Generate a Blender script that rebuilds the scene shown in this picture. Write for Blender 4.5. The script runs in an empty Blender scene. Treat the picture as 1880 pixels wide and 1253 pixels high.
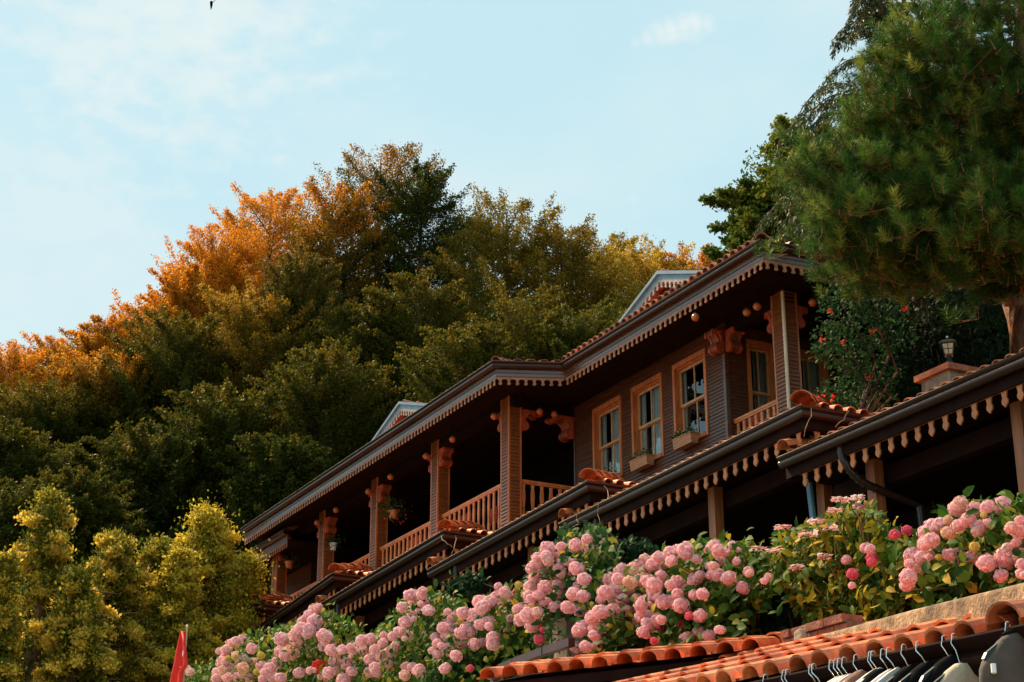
import bpy, math, random
import numpy as np
from mathutils import Vector, Matrix
random.seed(7); RNG = np.random.default_rng(11)
SC = bpy.context.scene; COL = SC.collection
# ------------------------------------------------------------------ camera
FPX = 3140.0
TH = math.atan(1174 / FPX); AZ = math.atan(1740 / (FPX / math.cos(TH)))
Hv = np.array([-math.cos(AZ), math.sin(AZ), 0.0]); Rv = np.array([math.sin(AZ), math.cos(AZ), 0.0])
FW = math.cos(TH) * Hv + math.sin(TH) * np.array([0, 0, 1.0]); UP = -math.sin(TH) * Hv + math.cos(TH) * np.array([0, 0, 1.0])
CAM = np.array([0, 0, 1.6])
cam = bpy.data.cameras.new("camera"); camo = bpy.data.objects.new("camera", cam); COL.objects.link(camo)
cam.sensor_width = 36; cam.lens = 36 * FPX / 1880; cam.clip_end = 3000; cam.clip_start = .1
camo.matrix_world = Matrix(((Rv[0], UP[0], -FW[0], CAM[0]), (Rv[1], UP[1], -FW[1], CAM[1]), (Rv[2], UP[2], -FW[2], CAM[2]), (0, 0, 0, 1)))
SC.camera = camo
# survey helpers: a sight line through photo pixel (u, v) meets a real plane or distance
def ray(u, v): return FW + Rv * ((u - 940) / FPX) + UP * ((626.5 - v) / FPX)
def PY(u, v, Y): d = ray(u, v); return CAM + d * (Y / d[1])
def PX(u, v, X): d = ray(u, v); return CAM + d * (X / d[0])
def PD(u, v, D): return CAM + ray(u, v) * D
# ------------------------------------------------------------------ light
SUN_AZ, SUN_EL = math.radians(-42), math.radians(46)      # azimuth from the view direction, to the left
sd = math.cos(SUN_EL) * (math.cos(SUN_AZ) * Hv + math.sin(SUN_AZ) * Rv) + math.sin(SUN_EL) * np.array([0, 0, 1.0])
sl = bpy.data.lights.new("sun", 'SUN'); so = bpy.data.objects.new("sun", sl); COL.objects.link(so)
sl.energy = 5.0; sl.angle = math.radians(14); sl.color = (1.0, .74, .46)
so.rotation_euler = Vector(sd).to_track_quat('Z', 'Y').to_euler()
W = bpy.data.worlds.new("World"); SC.world = W; W.use_nodes = True
def build_world():
    nt = W.node_tree; N = nt.nodes; L = nt.links; N.clear()
    out = N.new('ShaderNodeOutputWorld'); bg = N.new('ShaderNodeBackground'); L.new(bg.outputs[0], out.inputs[0])
    sky = N.new('ShaderNodeTexSky'); sky.sky_type = 'NISHITA'; sky.sun_disc = False
    sky.sun_elevation = SUN_EL; sky.sun_rotation = math.atan2(sd[0], sd[1])
    tc = N.new('ShaderNodeTexCoord')
    sc_ = N.new('ShaderNodeVectorMath'); sc_.operation = 'SCALE'; sc_.inputs['Scale'].default_value = .12; L.new(sky.outputs[0], sc_.inputs[0])
    m = N.new('ShaderNodeMix'); m.data_type = 'RGBA'; m.inputs[0].default_value = .9
    L.new(sc_.outputs[0], m.inputs[6]); m.inputs[7].default_value = (.575, .83, .9, 1)
    # thin cloud veil
    mp = N.new('ShaderNodeMapping'); mp.inputs['Scale'].default_value = (1, 1, 1.9); L.new(tc.outputs['Generated'], mp.inputs[0])
    nz = N.new('ShaderNodeTexNoise'); nz.inputs['Scale'].default_value = 4.0; nz.inputs['Detail'].default_value = 6; nz.inputs['Roughness'].default_value = .5; L.new(mp.outputs[0], nz.inputs[0])
    rp = N.new('ShaderNodeMapRange'); rp.interpolation_type = 'SMOOTHSTEP'; rp.inputs[1].default_value = .42; rp.inputs[2].default_value = .75; rp.inputs[4].default_value = .55; L.new(nz.outputs[0], rp.inputs[0])
    prev = rp.outputs[0]
    nz2 = N.new('ShaderNodeTexNoise'); nz2.inputs['Scale'].default_value = 48; nz2.inputs['Detail'].default_value = 5; L.new(mp.outputs[0], nz2.inputs[0])
    for (u, v, r, amp) in ((1298, 44, .0085, .8), (1278, 45, .0095, .9), (1256, 48, .009, .9), (1234, 54, .008, .85), (1212, 62, .0075, .75), (1190, 71, .0065, .6), (1168, 80, .0055, .4), (1165, 365, .008, .4), (1168, 390, .008, .3), (300, -40, .11, .8), (100, 400, .07, .55), (10, 290, .03, .45), (110, 302, .008, .5), (20, 560, .06, .5), (1700, 20, .03, .7), (480, 150, .02, .25)):
        d = ray(u, v); d = d / np.linalg.norm(d)
        dd = N.new('ShaderNodeVectorMath'); dd.operation = 'DISTANCE'; L.new(tc.outputs['Generated'], dd.inputs[0]); dd.inputs[1].default_value = tuple(d)
        ad = N.new('ShaderNodeMath'); ad.operation = 'MULTIPLY_ADD'; L.new(nz2.outputs[0], ad.inputs[0]); ad.inputs[1].default_value = r * 2.2; ad.inputs[2].default_value = -r * 1.1
        s = N.new('ShaderNodeMath'); s.operation = 'ADD'; L.new(dd.outputs['Value'], s.inputs[0]); L.new(ad.outputs[0], s.inputs[1])
        g = N.new('ShaderNodeMapRange'); g.interpolation_type = 'SMOOTHSTEP'; g.inputs[1].default_value = r * 1.3; g.inputs[2].default_value = 0; g.inputs[4].default_value = amp; L.new(s.outputs[0], g.inputs[0])
        mx = N.new('ShaderNodeMath'); mx.operation = 'MAXIMUM'; L.new(prev, mx.inputs[0]); L.new(g.outputs[0], mx.inputs[1]); prev = mx.outputs[0]
    m2 = N.new('ShaderNodeMix'); m2.data_type = 'RGBA'; L.new(prev, m2.inputs[0]); L.new(m.outputs[2], m2.inputs[6]); m2.inputs[7].default_value = (.8, .885, .875, 1)
    L.new(m2.outputs[2], bg.inputs[0]); bg.inputs[1].default_value = .52
build_world()
SC.view_settings.view_transform = 'Standard'; SC.view_settings.look = 'None'; SC.view_settings.exposure = .98; SC.view_settings.gamma = 1
SC.render.engine = 'CYCLES'; SC.cycles.max_bounces = 6; SC.cycles.diffuse_bounces = 2; SC.cycles.transparent_max_bounces = 6
# ------------------------------------------------------------------ materials
def mat(name, col, rough=.6, var=.25, scale=6, bump=0, bscale=40, metal=0, stretch=(1, 1, 1), attr=None, trans=0, spec=.5, col2=None, coat=0, cell=0):
    m = bpy.data.materials.new(name); m.use_nodes = True; nt = m.node_tree; N = nt.nodes; L = nt.links
    b = N['Principled BSDF']; b.inputs['Roughness'].default_value = rough; b.inputs['Metallic'].default_value = metal
    b.inputs['Specular IOR Level'].default_value = spec; b.inputs['Coat Weight'].default_value = coat
    tc = N.new('ShaderNodeTexCoord'); mp = N.new('ShaderNodeMapping'); mp.inputs['Scale'].default_value = stretch; L.new(tc.outputs['Object'], mp.inputs[0])
    nz = N.new('ShaderNodeTexNoise'); nz.inputs['Scale'].default_value = scale; nz.inputs['Detail'].default_value = 7; L.new(mp.outputs[0], nz.inputs[0])
    mr = N.new('ShaderNodeMapRange'); mr.inputs[1].default_value = .3; mr.inputs[2].default_value = .7; mr.inputs[3].default_value = 1 - var; mr.inputs[4].default_value = 1 + var; L.new(nz.outputs[0], mr.inputs[0])
    mx = N.new('ShaderNodeMix'); mx.data_type = 'RGBA'; mx.blend_type = 'MULTIPLY'; mx.inputs[0].default_value = 1
    if attr:
        at = N.new('ShaderNodeAttribute'); at.attribute_name = attr; L.new(at.outputs['Color'], mx.inputs[6])
    elif col2:
        cm = N.new('ShaderNodeMix'); cm.data_type = 'RGBA'; cm.inputs[6].default_value = (*col, 1); cm.inputs[7].default_value = (*col2, 1)
        n3 = N.new('ShaderNodeTexNoise'); n3.inputs['Scale'].default_value = scale * .35; n3.inputs['Detail'].default_value = 4; L.new(mp.outputs[0], n3.inputs[0])
        r3 = N.new('ShaderNodeMapRange'); r3.inputs[1].default_value = .42; r3.inputs[2].default_value = .62; L.new(n3.outputs[0], r3.inputs[0]); L.new(r3.outputs[0], cm.inputs[0]); L.new(cm.outputs[2], mx.inputs[6])
    else: mx.inputs[6].default_value = (*col, 1)
    if cell:
        vo = N.new('ShaderNodeTexVoronoi'); vo.inputs['Scale'].default_value = cell; L.new(tc.outputs['Object'], vo.inputs[0]); sp_ = N.new('ShaderNodeSeparateColor'); L.new(vo.outputs['Color'], sp_.inputs[0])
        vr = N.new('ShaderNodeMapRange'); vr.inputs[3].default_value = .68; vr.inputs[4].default_value = 1.12; L.new(sp_.outputs[0], vr.inputs[0])
        n5 = N.new('ShaderNodeTexNoise'); n5.inputs['Scale'].default_value = 2.2; n5.inputs['Detail'].default_value = 8; L.new(tc.outputs['Object'], n5.inputs[0]); r5 = N.new('ShaderNodeMapRange'); r5.inputs[1].default_value = .36; r5.inputs[2].default_value = .5; r5.inputs[3].default_value = .62; r5.inputs[4].default_value = 1; L.new(n5.outputs[0], r5.inputs[0])
        mm = N.new('ShaderNodeMath'); mm.operation = 'MULTIPLY'; L.new(vr.outputs[0], mm.inputs[0]); L.new(r5.outputs[0], mm.inputs[1]); m3 = N.new('ShaderNodeMath'); m3.operation = 'MULTIPLY'; L.new(mm.outputs[0], m3.inputs[0]); L.new(mr.outputs[0], m3.inputs[1]); mr = m3
    L.new(mr.outputs[0], mx.inputs[7]); L.new(mx.outputs[2], b.inputs['Base Color'])
    if bump:
        n2 = N.new('ShaderNodeTexNoise'); n2.inputs['Scale'].default_value = bscale; n2.inputs['Detail'].default_value = 5; L.new(mp.outputs[0], n2.inputs[0])
        bp = N.new('ShaderNodeBump'); bp.inputs['Strength'].default_value = bump; bp.inputs['Distance'].default_value = .02; L.new(n2.outputs[0], bp.inputs['Height']); L.new(bp.outputs[0], b.inputs['Normal'])
    if trans:
        t = N.new('ShaderNodeBsdfTranslucent'); L.new(mx.outputs[2], t.inputs[0]); ms = N.new('ShaderNodeMixShader'); ms.inputs[0].default_value = trans
        L.new(b.outputs[0], ms.inputs[1]); L.new(t.outputs[0], ms.inputs[2]); L.new(ms.outputs[0], N['Material Output'].inputs[0])
    return m
M = dict(
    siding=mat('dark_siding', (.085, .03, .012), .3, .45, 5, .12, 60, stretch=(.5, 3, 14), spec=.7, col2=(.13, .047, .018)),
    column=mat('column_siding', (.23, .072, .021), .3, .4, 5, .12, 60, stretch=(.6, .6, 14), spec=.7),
    fascia=mat('fascia_wood', (.08, .03, .013), .25, .45, 3, .12, 60, stretch=(.4, .4, 12), spec=.8, coat=.2, col2=(.13, .055, .028)),
    trim=mat('trim_wood', (.36, .145, .065), .5, .35, 9, .12, 50, spec=.4),
    teeth=mat('pendant_wood', (.62, .19, .055), .5, .3, 8, .1, 60, stretch=(1, 1, .4)),
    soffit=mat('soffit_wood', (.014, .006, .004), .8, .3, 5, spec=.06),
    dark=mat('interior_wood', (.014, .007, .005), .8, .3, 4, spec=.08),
    rustgutter=mat('red_brown_gutter', (.06, .016, .01), .35, .3, 5),
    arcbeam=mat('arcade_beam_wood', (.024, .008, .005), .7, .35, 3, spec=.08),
    beam=mat('beam_wood', (.2, .055, .022), .5, .35, 3, .1, 40, stretch=(1, 1, 3)),
    post=mat('post_wood', (.4, .13, .045), .5, .35, 3, .1, 40, stretch=(4, 4, .5)),
    bracket=mat('bracket_red', (.4, .065, .018), .5, .35, 9, .25, 50, stretch=(1, 1, .4)),
    rail=mat('rail_wood', (.68, .22, .06), .45, .25, 8, .08, 60, stretch=(1, 1, .5)),
    casing=mat('casing_wood', (.5, .145, .035), .4, .3, 5, .08, 60, stretch=(3, 3, .5), spec=.6),
    sash=mat('sash_wood', (.55, .3, .13), .4, .2, 8),
    gutter=mat('brown_gutter', (.036, .014, .01), .3, .08, 2, spec=.4, coat=.05),
    darkrail=mat('dark_rail', (.012, .005, .004), .85, .2, 3, spec=.04),
    tile=mat('clay_tile', (.68, .17, .05), .6, .4, 7, .35, 60, col2=(.8, .26, .1), cell=4.3),
    tiledull=mat('weathered_tile', (.5, .15, .075), .6, .3, 9, .3, 60, col2=(.62, .22, .11), cell=4.3),
    grey=mat('dormer_paint', (.13, .25, .34), .4, .2, 5, spec=.6),
    palew=mat('dormer_trim', (.36, .3, .27), .6, .3, 8),
    cream=mat('cream_pipe', (.75, .62, .42), .35, .1),
    curtain=mat('curtain', (.86, .88, .82), .8, .05, 3, trans=.3),
    concrete=mat('concrete', (.33, .22, .12), .9, .5, 9, .9, 45, col2=(.13, .085, .05)),
    stone=mat('stone', (.33, .27, .19), .85, .4, 7, .8, 18, col2=(.2, .16, .11)),
    brick=mat('brick', (.2, .06, .035), .9, .4, 9, .6, 40, col2=(.26, .14, .09)),
    mortar=mat('mortar', (.16, .12, .09), .9, .3, 9, .4, 30),
    bark=mat('bark', (.22, .1, .05), .85, .5, 5, .9, 22, stretch=(3, 3, .6), col2=(.12, .07, .045)),
    twig=mat('pine_twig', (.32, .12, .04), .7, .25, 9),
    stem=mat('stem', (.16, .11, .03), .6, .3, 9),
    ball=mat('wood_ball', (.5, .13, .03), .3, .2, 6, spec=.6),
    metal=mat('hook_metal', (.8, .8, .78), .25, .05, metal=1),
    black=mat('black_cloth', (.006, .006, .007), .9, .3, 9, spec=.05),
    blackmetal=mat('black_metal', (.02, .035, .035), .4, .3, 9),
    lampglass=mat('lamp_glass', (.7, .66, .42), .3, .1),
    white=mat('white_plastic', (.75, .73, .7), .4, .05),
    redcloth=mat('red_cloth', (.85, .03, .015), .65, .15, 3, trans=.45),
    cushion=mat('red_cushion', (.55, .05, .02), .8, .3, 8),
    beige=mat('beige_cloth', (.55, .45, .32), .8, .25, 5, .3, 60),
    grey_cloth=mat('grey_cloth', (.07, .055, .045), .85, .25, 9, .3, 80),
    pinkbrown=mat('brown_cloth', (.2, .09, .06), .85, .25, 5, .3, 60),
    string=mat('string', (.45, .28, .16), .7, .1),
    terra=mat('terracotta', (.62, .22, .08), .6, .2),
    boxwood=mat('box_wood', (.5, .22, .1), .55, .3, 6, .1, 40, stretch=(1, 1, 6)),
    soil=mat('ground', (.06, .055, .025), .95, .4, .6, .3, 4, col2=(.035, .045, .015)),
    pave=mat('street_paving', (.36, .32, .27), .85, .3, 3, .3, 15),
    leaf=mat('leaf', (1, 1, 1), .5, .15, 1.5, attr='Col', trans=.45, spec=.04),
    leafthick=mat('hydrangea_leaf', (1, 1, 1), .62, .2, 7, attr='Col', trans=.3, spec=.08),
    needle=mat('needle', (1, 1, 1), .5, .2, 1.5, attr='Col', trans=.25, spec=.12),
    petal=mat('petal', (1, 1, 1), .8, .06, 9, attr='Col', trans=.35, spec=.1),
)
def glass():
    m = bpy.data.materials.new('window_glass'); m.use_nodes = True; N = m.node_tree.nodes; L = m.node_tree.links
    t = N.new('ShaderNodeBsdfTransparent'); g = N.new('ShaderNodeBsdfGlossy'); g.inputs['Roughness'].default_value = .02; g.inputs[0].default_value = (.75, .9, 1, 1)
    lw = N.new('ShaderNodeFresnel'); lw.inputs[0].default_value = 1.95; ms = N.new('ShaderNodeMixShader')
    nz = N.new('ShaderNodeTexNoise'); nz.inputs['Scale'].default_value = 1.3; bp = N.new('ShaderNodeBump'); bp.inputs['Strength'].default_value = .12; bp.inputs['Distance'].default_value = .05
    L.new(nz.outputs[0], bp.inputs['Height']); L.new(bp.outputs[0], g.inputs['Normal'])
    L.new(lw.outputs[0], ms.inputs[0]); L.new(t.outputs[0], ms.inputs[1]); L.new(g.outputs[0], ms.inputs[2]); L.new(ms.outputs[0], N['Material Output'].inputs[0]); return m
M['glass'] = glass()
# ------------------------------------------------------------------ builders
def tag(o, label=None, cat=None, group=None, kind=None):
    if label: o['label'] = label
    if cat: o['category'] = cat
    if group: o['group'] = group
    if kind: o['kind'] = kind
    return o
def thing(name, label, cat, loc=(0, 0, 0), group=None):
    o = bpy.data.objects.new(name, None); COL.objects.link(o); o.location = tuple(loc); o.empty_display_size = .2
    return tag(o, label, cat, group)
def worldloc(o):
    p = Vector(o.location)
    while o.parent: o = o.parent; p += Vector(o.location)
    return p
def link(name, me, m=None, parent=None, loc=None):
    o = bpy.data.objects.new(name, me); COL.objects.link(o)
    if m is not None and len(me.materials) == 0: me.materials.append(m)
    if loc is not None: o.location = tuple(loc)
    if parent is not None:
        o.parent = parent
    return o
class MB:
    def __init__(s): s.v = []; s.f = []
    def add(s, vs, fs):
        n = len(s.v); s.v += [tuple(map(float, p)) for p in vs]; s.f += [tuple(n + i for i in f) for f in fs]; return s
    def box(s, x0, x1, y0, y1, z0, z1):
        return s.add([(x, y, z) for x in (x0, x1) for y in (y0, y1) for z in (z0, z1)], [(0, 1, 3, 2), (4, 6, 7, 5), (0, 4, 5, 1), (2, 3, 7, 6), (0, 2, 6, 4), (1, 5, 7, 3)])
    def prism(s, poly, d, o=(0, 0, 0), a=(1, 0, 0), b=(0, 0, 1)):
        o = np.array(o, float); a = np.array(a, float); b = np.array(b, float); d = np.array(d, float); n = len(poly)
        p = [o + a * x + b * y for x, y in poly]; q = [w + d for w in p]
        return s.add(p + q, [tuple(range(n)), tuple(range(2 * n - 1, n - 1, -1))] + [(i, i + n, (i + 1) % n + n, (i + 1) % n) for i in range(n)])
    def beam(s, p, q, w, h, up=(0, 0, 1)):
        p = np.array(p, float); q = np.array(q, float); d = q - p; d /= np.linalg.norm(d); sv = np.cross(d, up); sv /= np.linalg.norm(sv); uv = np.cross(sv, d)
        vs = [c + sv * i * w / 2 + uv * j * h / 2 for c in (p, q) for i, j in ((-1, -1), (1, -1), (1, 1), (-1, 1))]
        return s.add(vs, [(3, 2, 1, 0), (4, 5, 6, 7), (0, 1, 5, 4), (1, 2, 6, 5), (2, 3, 7, 6), (3, 0, 4, 7)])
    def tube(s, path, rad, n=8, cap=True):
        path = [np.array(p, float) for p in path]; rs = rad if isinstance(rad, (list, tuple)) else [rad] * len(path); rings = []
        up = np.array([0.13, .21, 1.0])
        for i, p in enumerate(path):
            d = path[min(i + 1, len(path) - 1)] - path[max(i - 1, 0)]; d /= (np.linalg.norm(d) + 1e-9)
            if abs(d[2]) > .95: up_ = np.array([1, .1, 0.])
            else: up_ = up
            a = np.cross(d, up_); a /= np.linalg.norm(a); b = np.cross(a, d)
            rings.append([p + rs[i] * (a * math.cos(2 * math.pi * k / n) + b * math.sin(2 * math.pi * k / n)) for k in range(n)])
        fs = [(i * n + k, i * n + (k + 1) % n, (i + 1) * n + (k + 1) % n, (i + 1) * n + k) for i in range(len(path) - 1) for k in range(n)]
        if cap: fs += [tuple(range(n - 1, -1, -1)), tuple(range((len(path) - 1) * n, len(path) * n))]
        return s.add([v for r in rings for v in r], fs)
    def lathe(s, prof, c=(0, 0, 0), n=12, ax=None):
        c = np.array(c, float); vs = []
        for r, z in prof:
            for k in range(n):
                t = 2 * math.pi * k / n; vs.append(c + np.array([r * math.cos(t), r * math.sin(t), z]))
        return s.add(vs, [(i * n + k, i * n + (k + 1) % n, (i + 1) * n + (k + 1) % n, (i + 1) * n + k) for i in range(len(prof) - 1) for k in range(n)])
    def sphere(s, c, r, n=12):
        return s.lathe([(r * math.sin(math.pi * i / n) + 1e-4, -r * math.cos(math.pi * i / n)) for i in range(n + 1)], c, n)
    def sweep(s, prof, path, closed=True):
        """prof: (out, z) with out to the right-hand side of travel; path: 3D points, horizontal mitres"""
        path = [np.array(p, float) for p in path]; m = len(path); n = len(prof); nor = []
        for i in range(m - 1):
            d = path[i + 1] - path[i]; d[2] = 0; d /= np.linalg.norm(d); nor.append(np.array([d[1], -d[0], 0]))
        vs = []
        for i in range(m):
            if i == 0: o = nor[0]
            elif i == m - 1: o = nor[-1]
            else:
                o = nor[i - 1] + nor[i]; o = o / (np.dot(o, o)) * 2
            vs += [path[i] + o * a + np.array([0, 0, b]) for a, b in prof]
        k = n if closed else n - 1
        fs = [(i * n + j, (i + 1) * n + j, (i + 1) * n + (j + 1) % n, i * n + (j + 1) % n) for i in range(m - 1) for j in range(k)]
        if closed: fs += [tuple(range(n)), tuple(range(m * n - 1, (m - 1) * n - 1, -1))]
        return s.add(vs, fs)
    def build(s, name, m, parent=None, smooth=False, origin=None):
        me = bpy.data.meshes.new(name); pl = np.array(worldloc(parent)) if parent is not None else np.zeros(3)
        if parent is None and origin is not None: pl = np.array(origin, float)
        me.from_pydata([tuple(np.array(v) - pl) for v in s.v], [], s.f); me.materials.append(m if not isinstance(m, str) else M[m])
        if smooth: me.polygons.foreach_set('use_smooth', [True] * len(me.polygons)); me.set_sharp_from_angle(angle=math.radians(38))
        me.update()
        return link(name, me, None, parent, origin if parent is None else None)
def dup(o, parent=None):
    c = o.copy(); COL.objects.link(c)
    if parent is not None: c.parent = parent
    for ch in list(o.children): dup(ch, c)
    return c
# ---- numpy scatter of a small template
def norm(a): return a / (np.linalg.norm(a, axis=-1, keepdims=True) + 1e-9)
def np_mesh(name, V, F, m, parent=None, col=None, smooth=False, loc=None):
    me = bpy.data.meshes.new(name); k = F.shape[1]; V = V.astype(np.float32)
    if parent is not None: V = V - np.array(worldloc(parent), dtype=np.float32)
    me.vertices.add(len(V)); me.vertices.foreach_set('co', V.ravel()); me.loops.add(F.size); me.loops.foreach_set('vertex_index', F.ravel().astype(np.int32))
    me.polygons.add(len(F)); me.polygons.foreach_set('loop_start', np.arange(0, F.size, k, dtype=np.int32))
    if smooth: me.polygons.foreach_set('use_smooth', np.ones(len(F), bool))
    me.update(calc_edges=True)
    if col is not None:
        a = me.attributes.new('Col', 'FLOAT_COLOR', 'POINT'); c = np.ones((len(V), 4), np.float32); c[:, :3] = col; a.data.foreach_set('color', c.ravel())
    me.materials.append(m); return link(name, me, None, parent, loc)
def scatter(tv, tf, P, D, U, S):
    """template x along D, z near U"""
    D = norm(D); Y = norm(np.cross(U, D)); Z = np.cross(D, Y); S = np.asarray(S).reshape(-1, 1)
    V = P[:, None, :] + S[:, None, :] * (tv[None, :, 0:1] * D[:, None, :] + tv[None, :, 1:2] * Y[:, None, :] + tv[None, :, 2:3] * Z[:, None, :])
    F = tf[None] + (np.arange(len(P)) * len(tv))[:, None, None]
    return V.reshape(-1, 3), F.reshape(-1, tf.shape[1])
RH_V = np.array([(0, 0, 0), (.5, .3, .07), (1, 0, -.06), (.5, -.3, .07)]); RH_F = np.array([(0, 3, 2, 1)])
LF_V = np.array([(0, 0, 0), (.3, .27, .06), (.3, 0, 0), (.3, -.27, .06), (.7, .22, .03), (.7, 0, -.03), (.7, -.22, .03), (1, 0, -.14)]); LF_F = np.array([(0, 2, 1), (0, 3, 2), (1, 2, 5), (1, 5, 4), (2, 3, 6), (2, 6, 5), (4, 5, 7), (5, 6, 7)])
ND_V = np.array([(0, .02, 0), (0, -.02, 0), (1, 0, 0)]); ND_F = np.array([(0, 1, 2)])
def rnd(n): return RNG.normal(size=(n, 3))
# ------------------------------------------------------------------ terrain
def ground_h(x, y):
    x = np.asarray(x, float); y = np.asarray(y, float)
    street = .09 * np.clip(-x - 8, 0, 60)
    terr = 3.9 + .085 * np.clip(-x - 8, 0, 60)
    z = np.where(y < 9.0, street, terr)
    s = np.maximum(np.maximum(y - 20.5, -x - 53), 0) * (y > 9.0)
    s2 = 0 * x
    return z + .62 * np.minimum(s, 24) - .25 * np.clip(s - 45, 0, 60)
gx = np.concatenate([np.linspace(-900, -160, 14), np.linspace(-150, 40, 96), np.linspace(60, 900, 14)])
gy = np.concatenate([np.linspace(-900, -60, 12), np.linspace(-50, 8.99, 16), np.linspace(9.01, 120, 70), np.linspace(140, 900, 12)])
GX, GY = np.meshgrid(gx, gy); GZ = ground_h(GX, GY) + .0
V = np.stack([GX, GY, GZ], -1).reshape(-1, 3); nx = len(gx); ii, jj = np.meshgrid(np.arange(nx - 1), np.arange(len(gy) - 1)); i0 = (jj * nx + ii).ravel()
F = np.stack([i0, i0 + 1, i0 + nx + 1, i0 + nx], 1)
tag(np_mesh('ground', V, F, M['soil']), kind='structure')
V = []; n = 60
xs = np.linspace(-60, 30, n); V = np.array([(x, y, float(ground_h(x, 5)) + .03) for x in xs for y in (-6, 8.9)]); F = np.array([(2 * i, 2 * i + 2, 2 * i + 3, 2 * i + 1) for i in range(n - 1)])
tag(np_mesh('street', V, F, M['pave']), kind='structure')
# ------------------------------------------------------------------ tile roofs
def tile_field(mb, A, B, up, rows, row_len, pitch=.22, r=.085, clipL=0, clipR=0, thick=.016, seed=0, lift=.045):
    """A->B eave line, up = unit up-slope vector; clipL/R: metres lost at the ends per metre up-slope"""
    A = np.array(A, float); B = np.array(B, float); up = np.array(up, float); Lx = np.linalg.norm(B - A); ex = (B - A) / Lx; nz = np.cross(ex, up); nz = nz / np.linalg.norm(nz)
    if nz[2] < 0: nz = -nz
    n = max(1, int(round(Lx / pitch))); w = Lx / n; rg = random.Random(seed)
    pr = [(-.5, 0), (-.34, .004)] + [(-.34 * math.cos(t), r / w * math.sin(t) * 1.0) for t in [math.pi * k / 7 for k in range(1, 7)]] + [(.34, .004), (.5, 0)]
    pr[2:8] = [(-.34 * math.cos(math.pi * k / 7), (r / w) * (math.sin(math.pi * k / 7) ** .8)) for k in range(1, 7)]
    for j in range(rows):
        s0 = j * row_len; s1 = s0 + row_len * 1.13
        for i in range(n):
            c = (i + .5) * w
            if c < clipL * (s0 + .5 * row_len) + .02 or c > Lx - clipR * (s0 + .5 * row_len) - .02: continue
            dx = rg.uniform(-.006, .006); ds = rg.uniform(-.014, .014); dz = rg.uniform(-.003, .004); k0 = 1.0; k1 = .86
            P = []
            for (s, k, lf) in ((s0 + ds, k0, lift), (s1 + ds, k1, .012)):
                for t in (0, 1):
                    for (a, h) in pr: P.append(A + ex * (c + dx + a * w * (k if abs(a) < .4 else 1)) + up * s + nz * (h * w * k + lf + dz - t * thick))
            m = len(pr); fs = []
            for q in range(m - 1):
                fs.append((q, q + 1, 2 * m + q + 1, 2 * m + q)); fs.append((m + q, 3 * m + q, 3 * m + q + 1, m + q + 1)); fs.append((q, m + q, m + q + 1, q + 1))
            mb.add(P, fs)
def cap_tiles(mb, p, q, r=.11, L=.38, seed=0):
    p = np.array(p, float); q = np.array(q, float); d = q - p; T = np.linalg.norm(d); d /= T; n = max(1, int(round(T / L))); step = T / n
    sv = np.cross(d, (0, 0, 1)); sv /= np.linalg.norm(sv); uv = np.cross(sv, d)
    for i in range(n):
        P = []
        for s, k, l in ((i * step - .02, 1.0, .035), ((i + 1.12) * step, .8, .0)):
            for t in (0, .016):
                for a in range(9):
                    an = math.pi * a / 8; P.append(p + d * s + sv * (r * k - t) * math.cos(an) + uv * ((r * k - t) * math.sin(an) * .85 + l))
        m = 9; fs = []
        for a in range(8): fs += [(a, a + 1, 18 + a + 1, 18 + a), (9 + a, 27 + a, 27 + a + 1, 9 + a + 1), (a, 9 + a, 9 + a + 1, a + 1)]
        fs += [(0, 18, 27, 9), (8, 17, 35, 26)]
        mb.add(P, fs)
GUT0 = [(0, 0), (0, -.1), (.015, -.122), (.04, -.135), (.07, -.135), (.098, -.12), (.115, -.095), (.118, -.07), (.108, -.052), (.1, -.045), (.118, -.036), (.134, -.02), (.138, -.004), (.13, .004), (.12, 0), (.11, -.02), (.09, -.05), (.1, -.09), (.06, -.12), (.02, -.11), (.012, 0)]
GUT = [(a * 1.1, b * 1.2) for a, b in GUT0]
def teeth_strip(mb, p, q, kind='point', pitch=.27, t=.022, first=.5):
    """pendant trim below the line p->q"""
    p = np.array(p, float); q = np.array(q, float); d = q - p; L = np.linalg.norm(d); d /= L; hd = np.array([d[0], d[1], 0]); hd /= np.linalg.norm(hd); no = np.array([hd[1], -hd[0], 0]); n = max(1, int(round(L / pitch))); w = L / n
    if kind == 'point': tooth = [(-.06, 0), (.06, 0), (.045, -.06), (.04, -.1), (.062, -.135), (.058, -.18), (0, -.24), (-.058, -.18), (-.062, -.135), (-.04, -.1), (-.045, -.06)]; band = .03
    else: tooth = [(-.07, 0), (.07, 0), (.048, -.012), (.03, -.04), (.027, -.075), (.046, -.1), (.046, -.122), (.012, -.145), (-.034, -.138), (-.047, -.112), (-.027, -.08), (-.03, -.04), (-.048, -.012)]; band = .045
    z = np.array([0, 0, 1.0]); tooth = [(a * .84, b * .86) for a, b in tooth]
    mb.prism([(0, 0), (L, 0), (L, -band), (0, -band)], no * t, p, d, z)
    for i in range(n): mb.prism(tooth, no * t, p + d * (i + first) * w - z * (band - .001), d, z)
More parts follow.
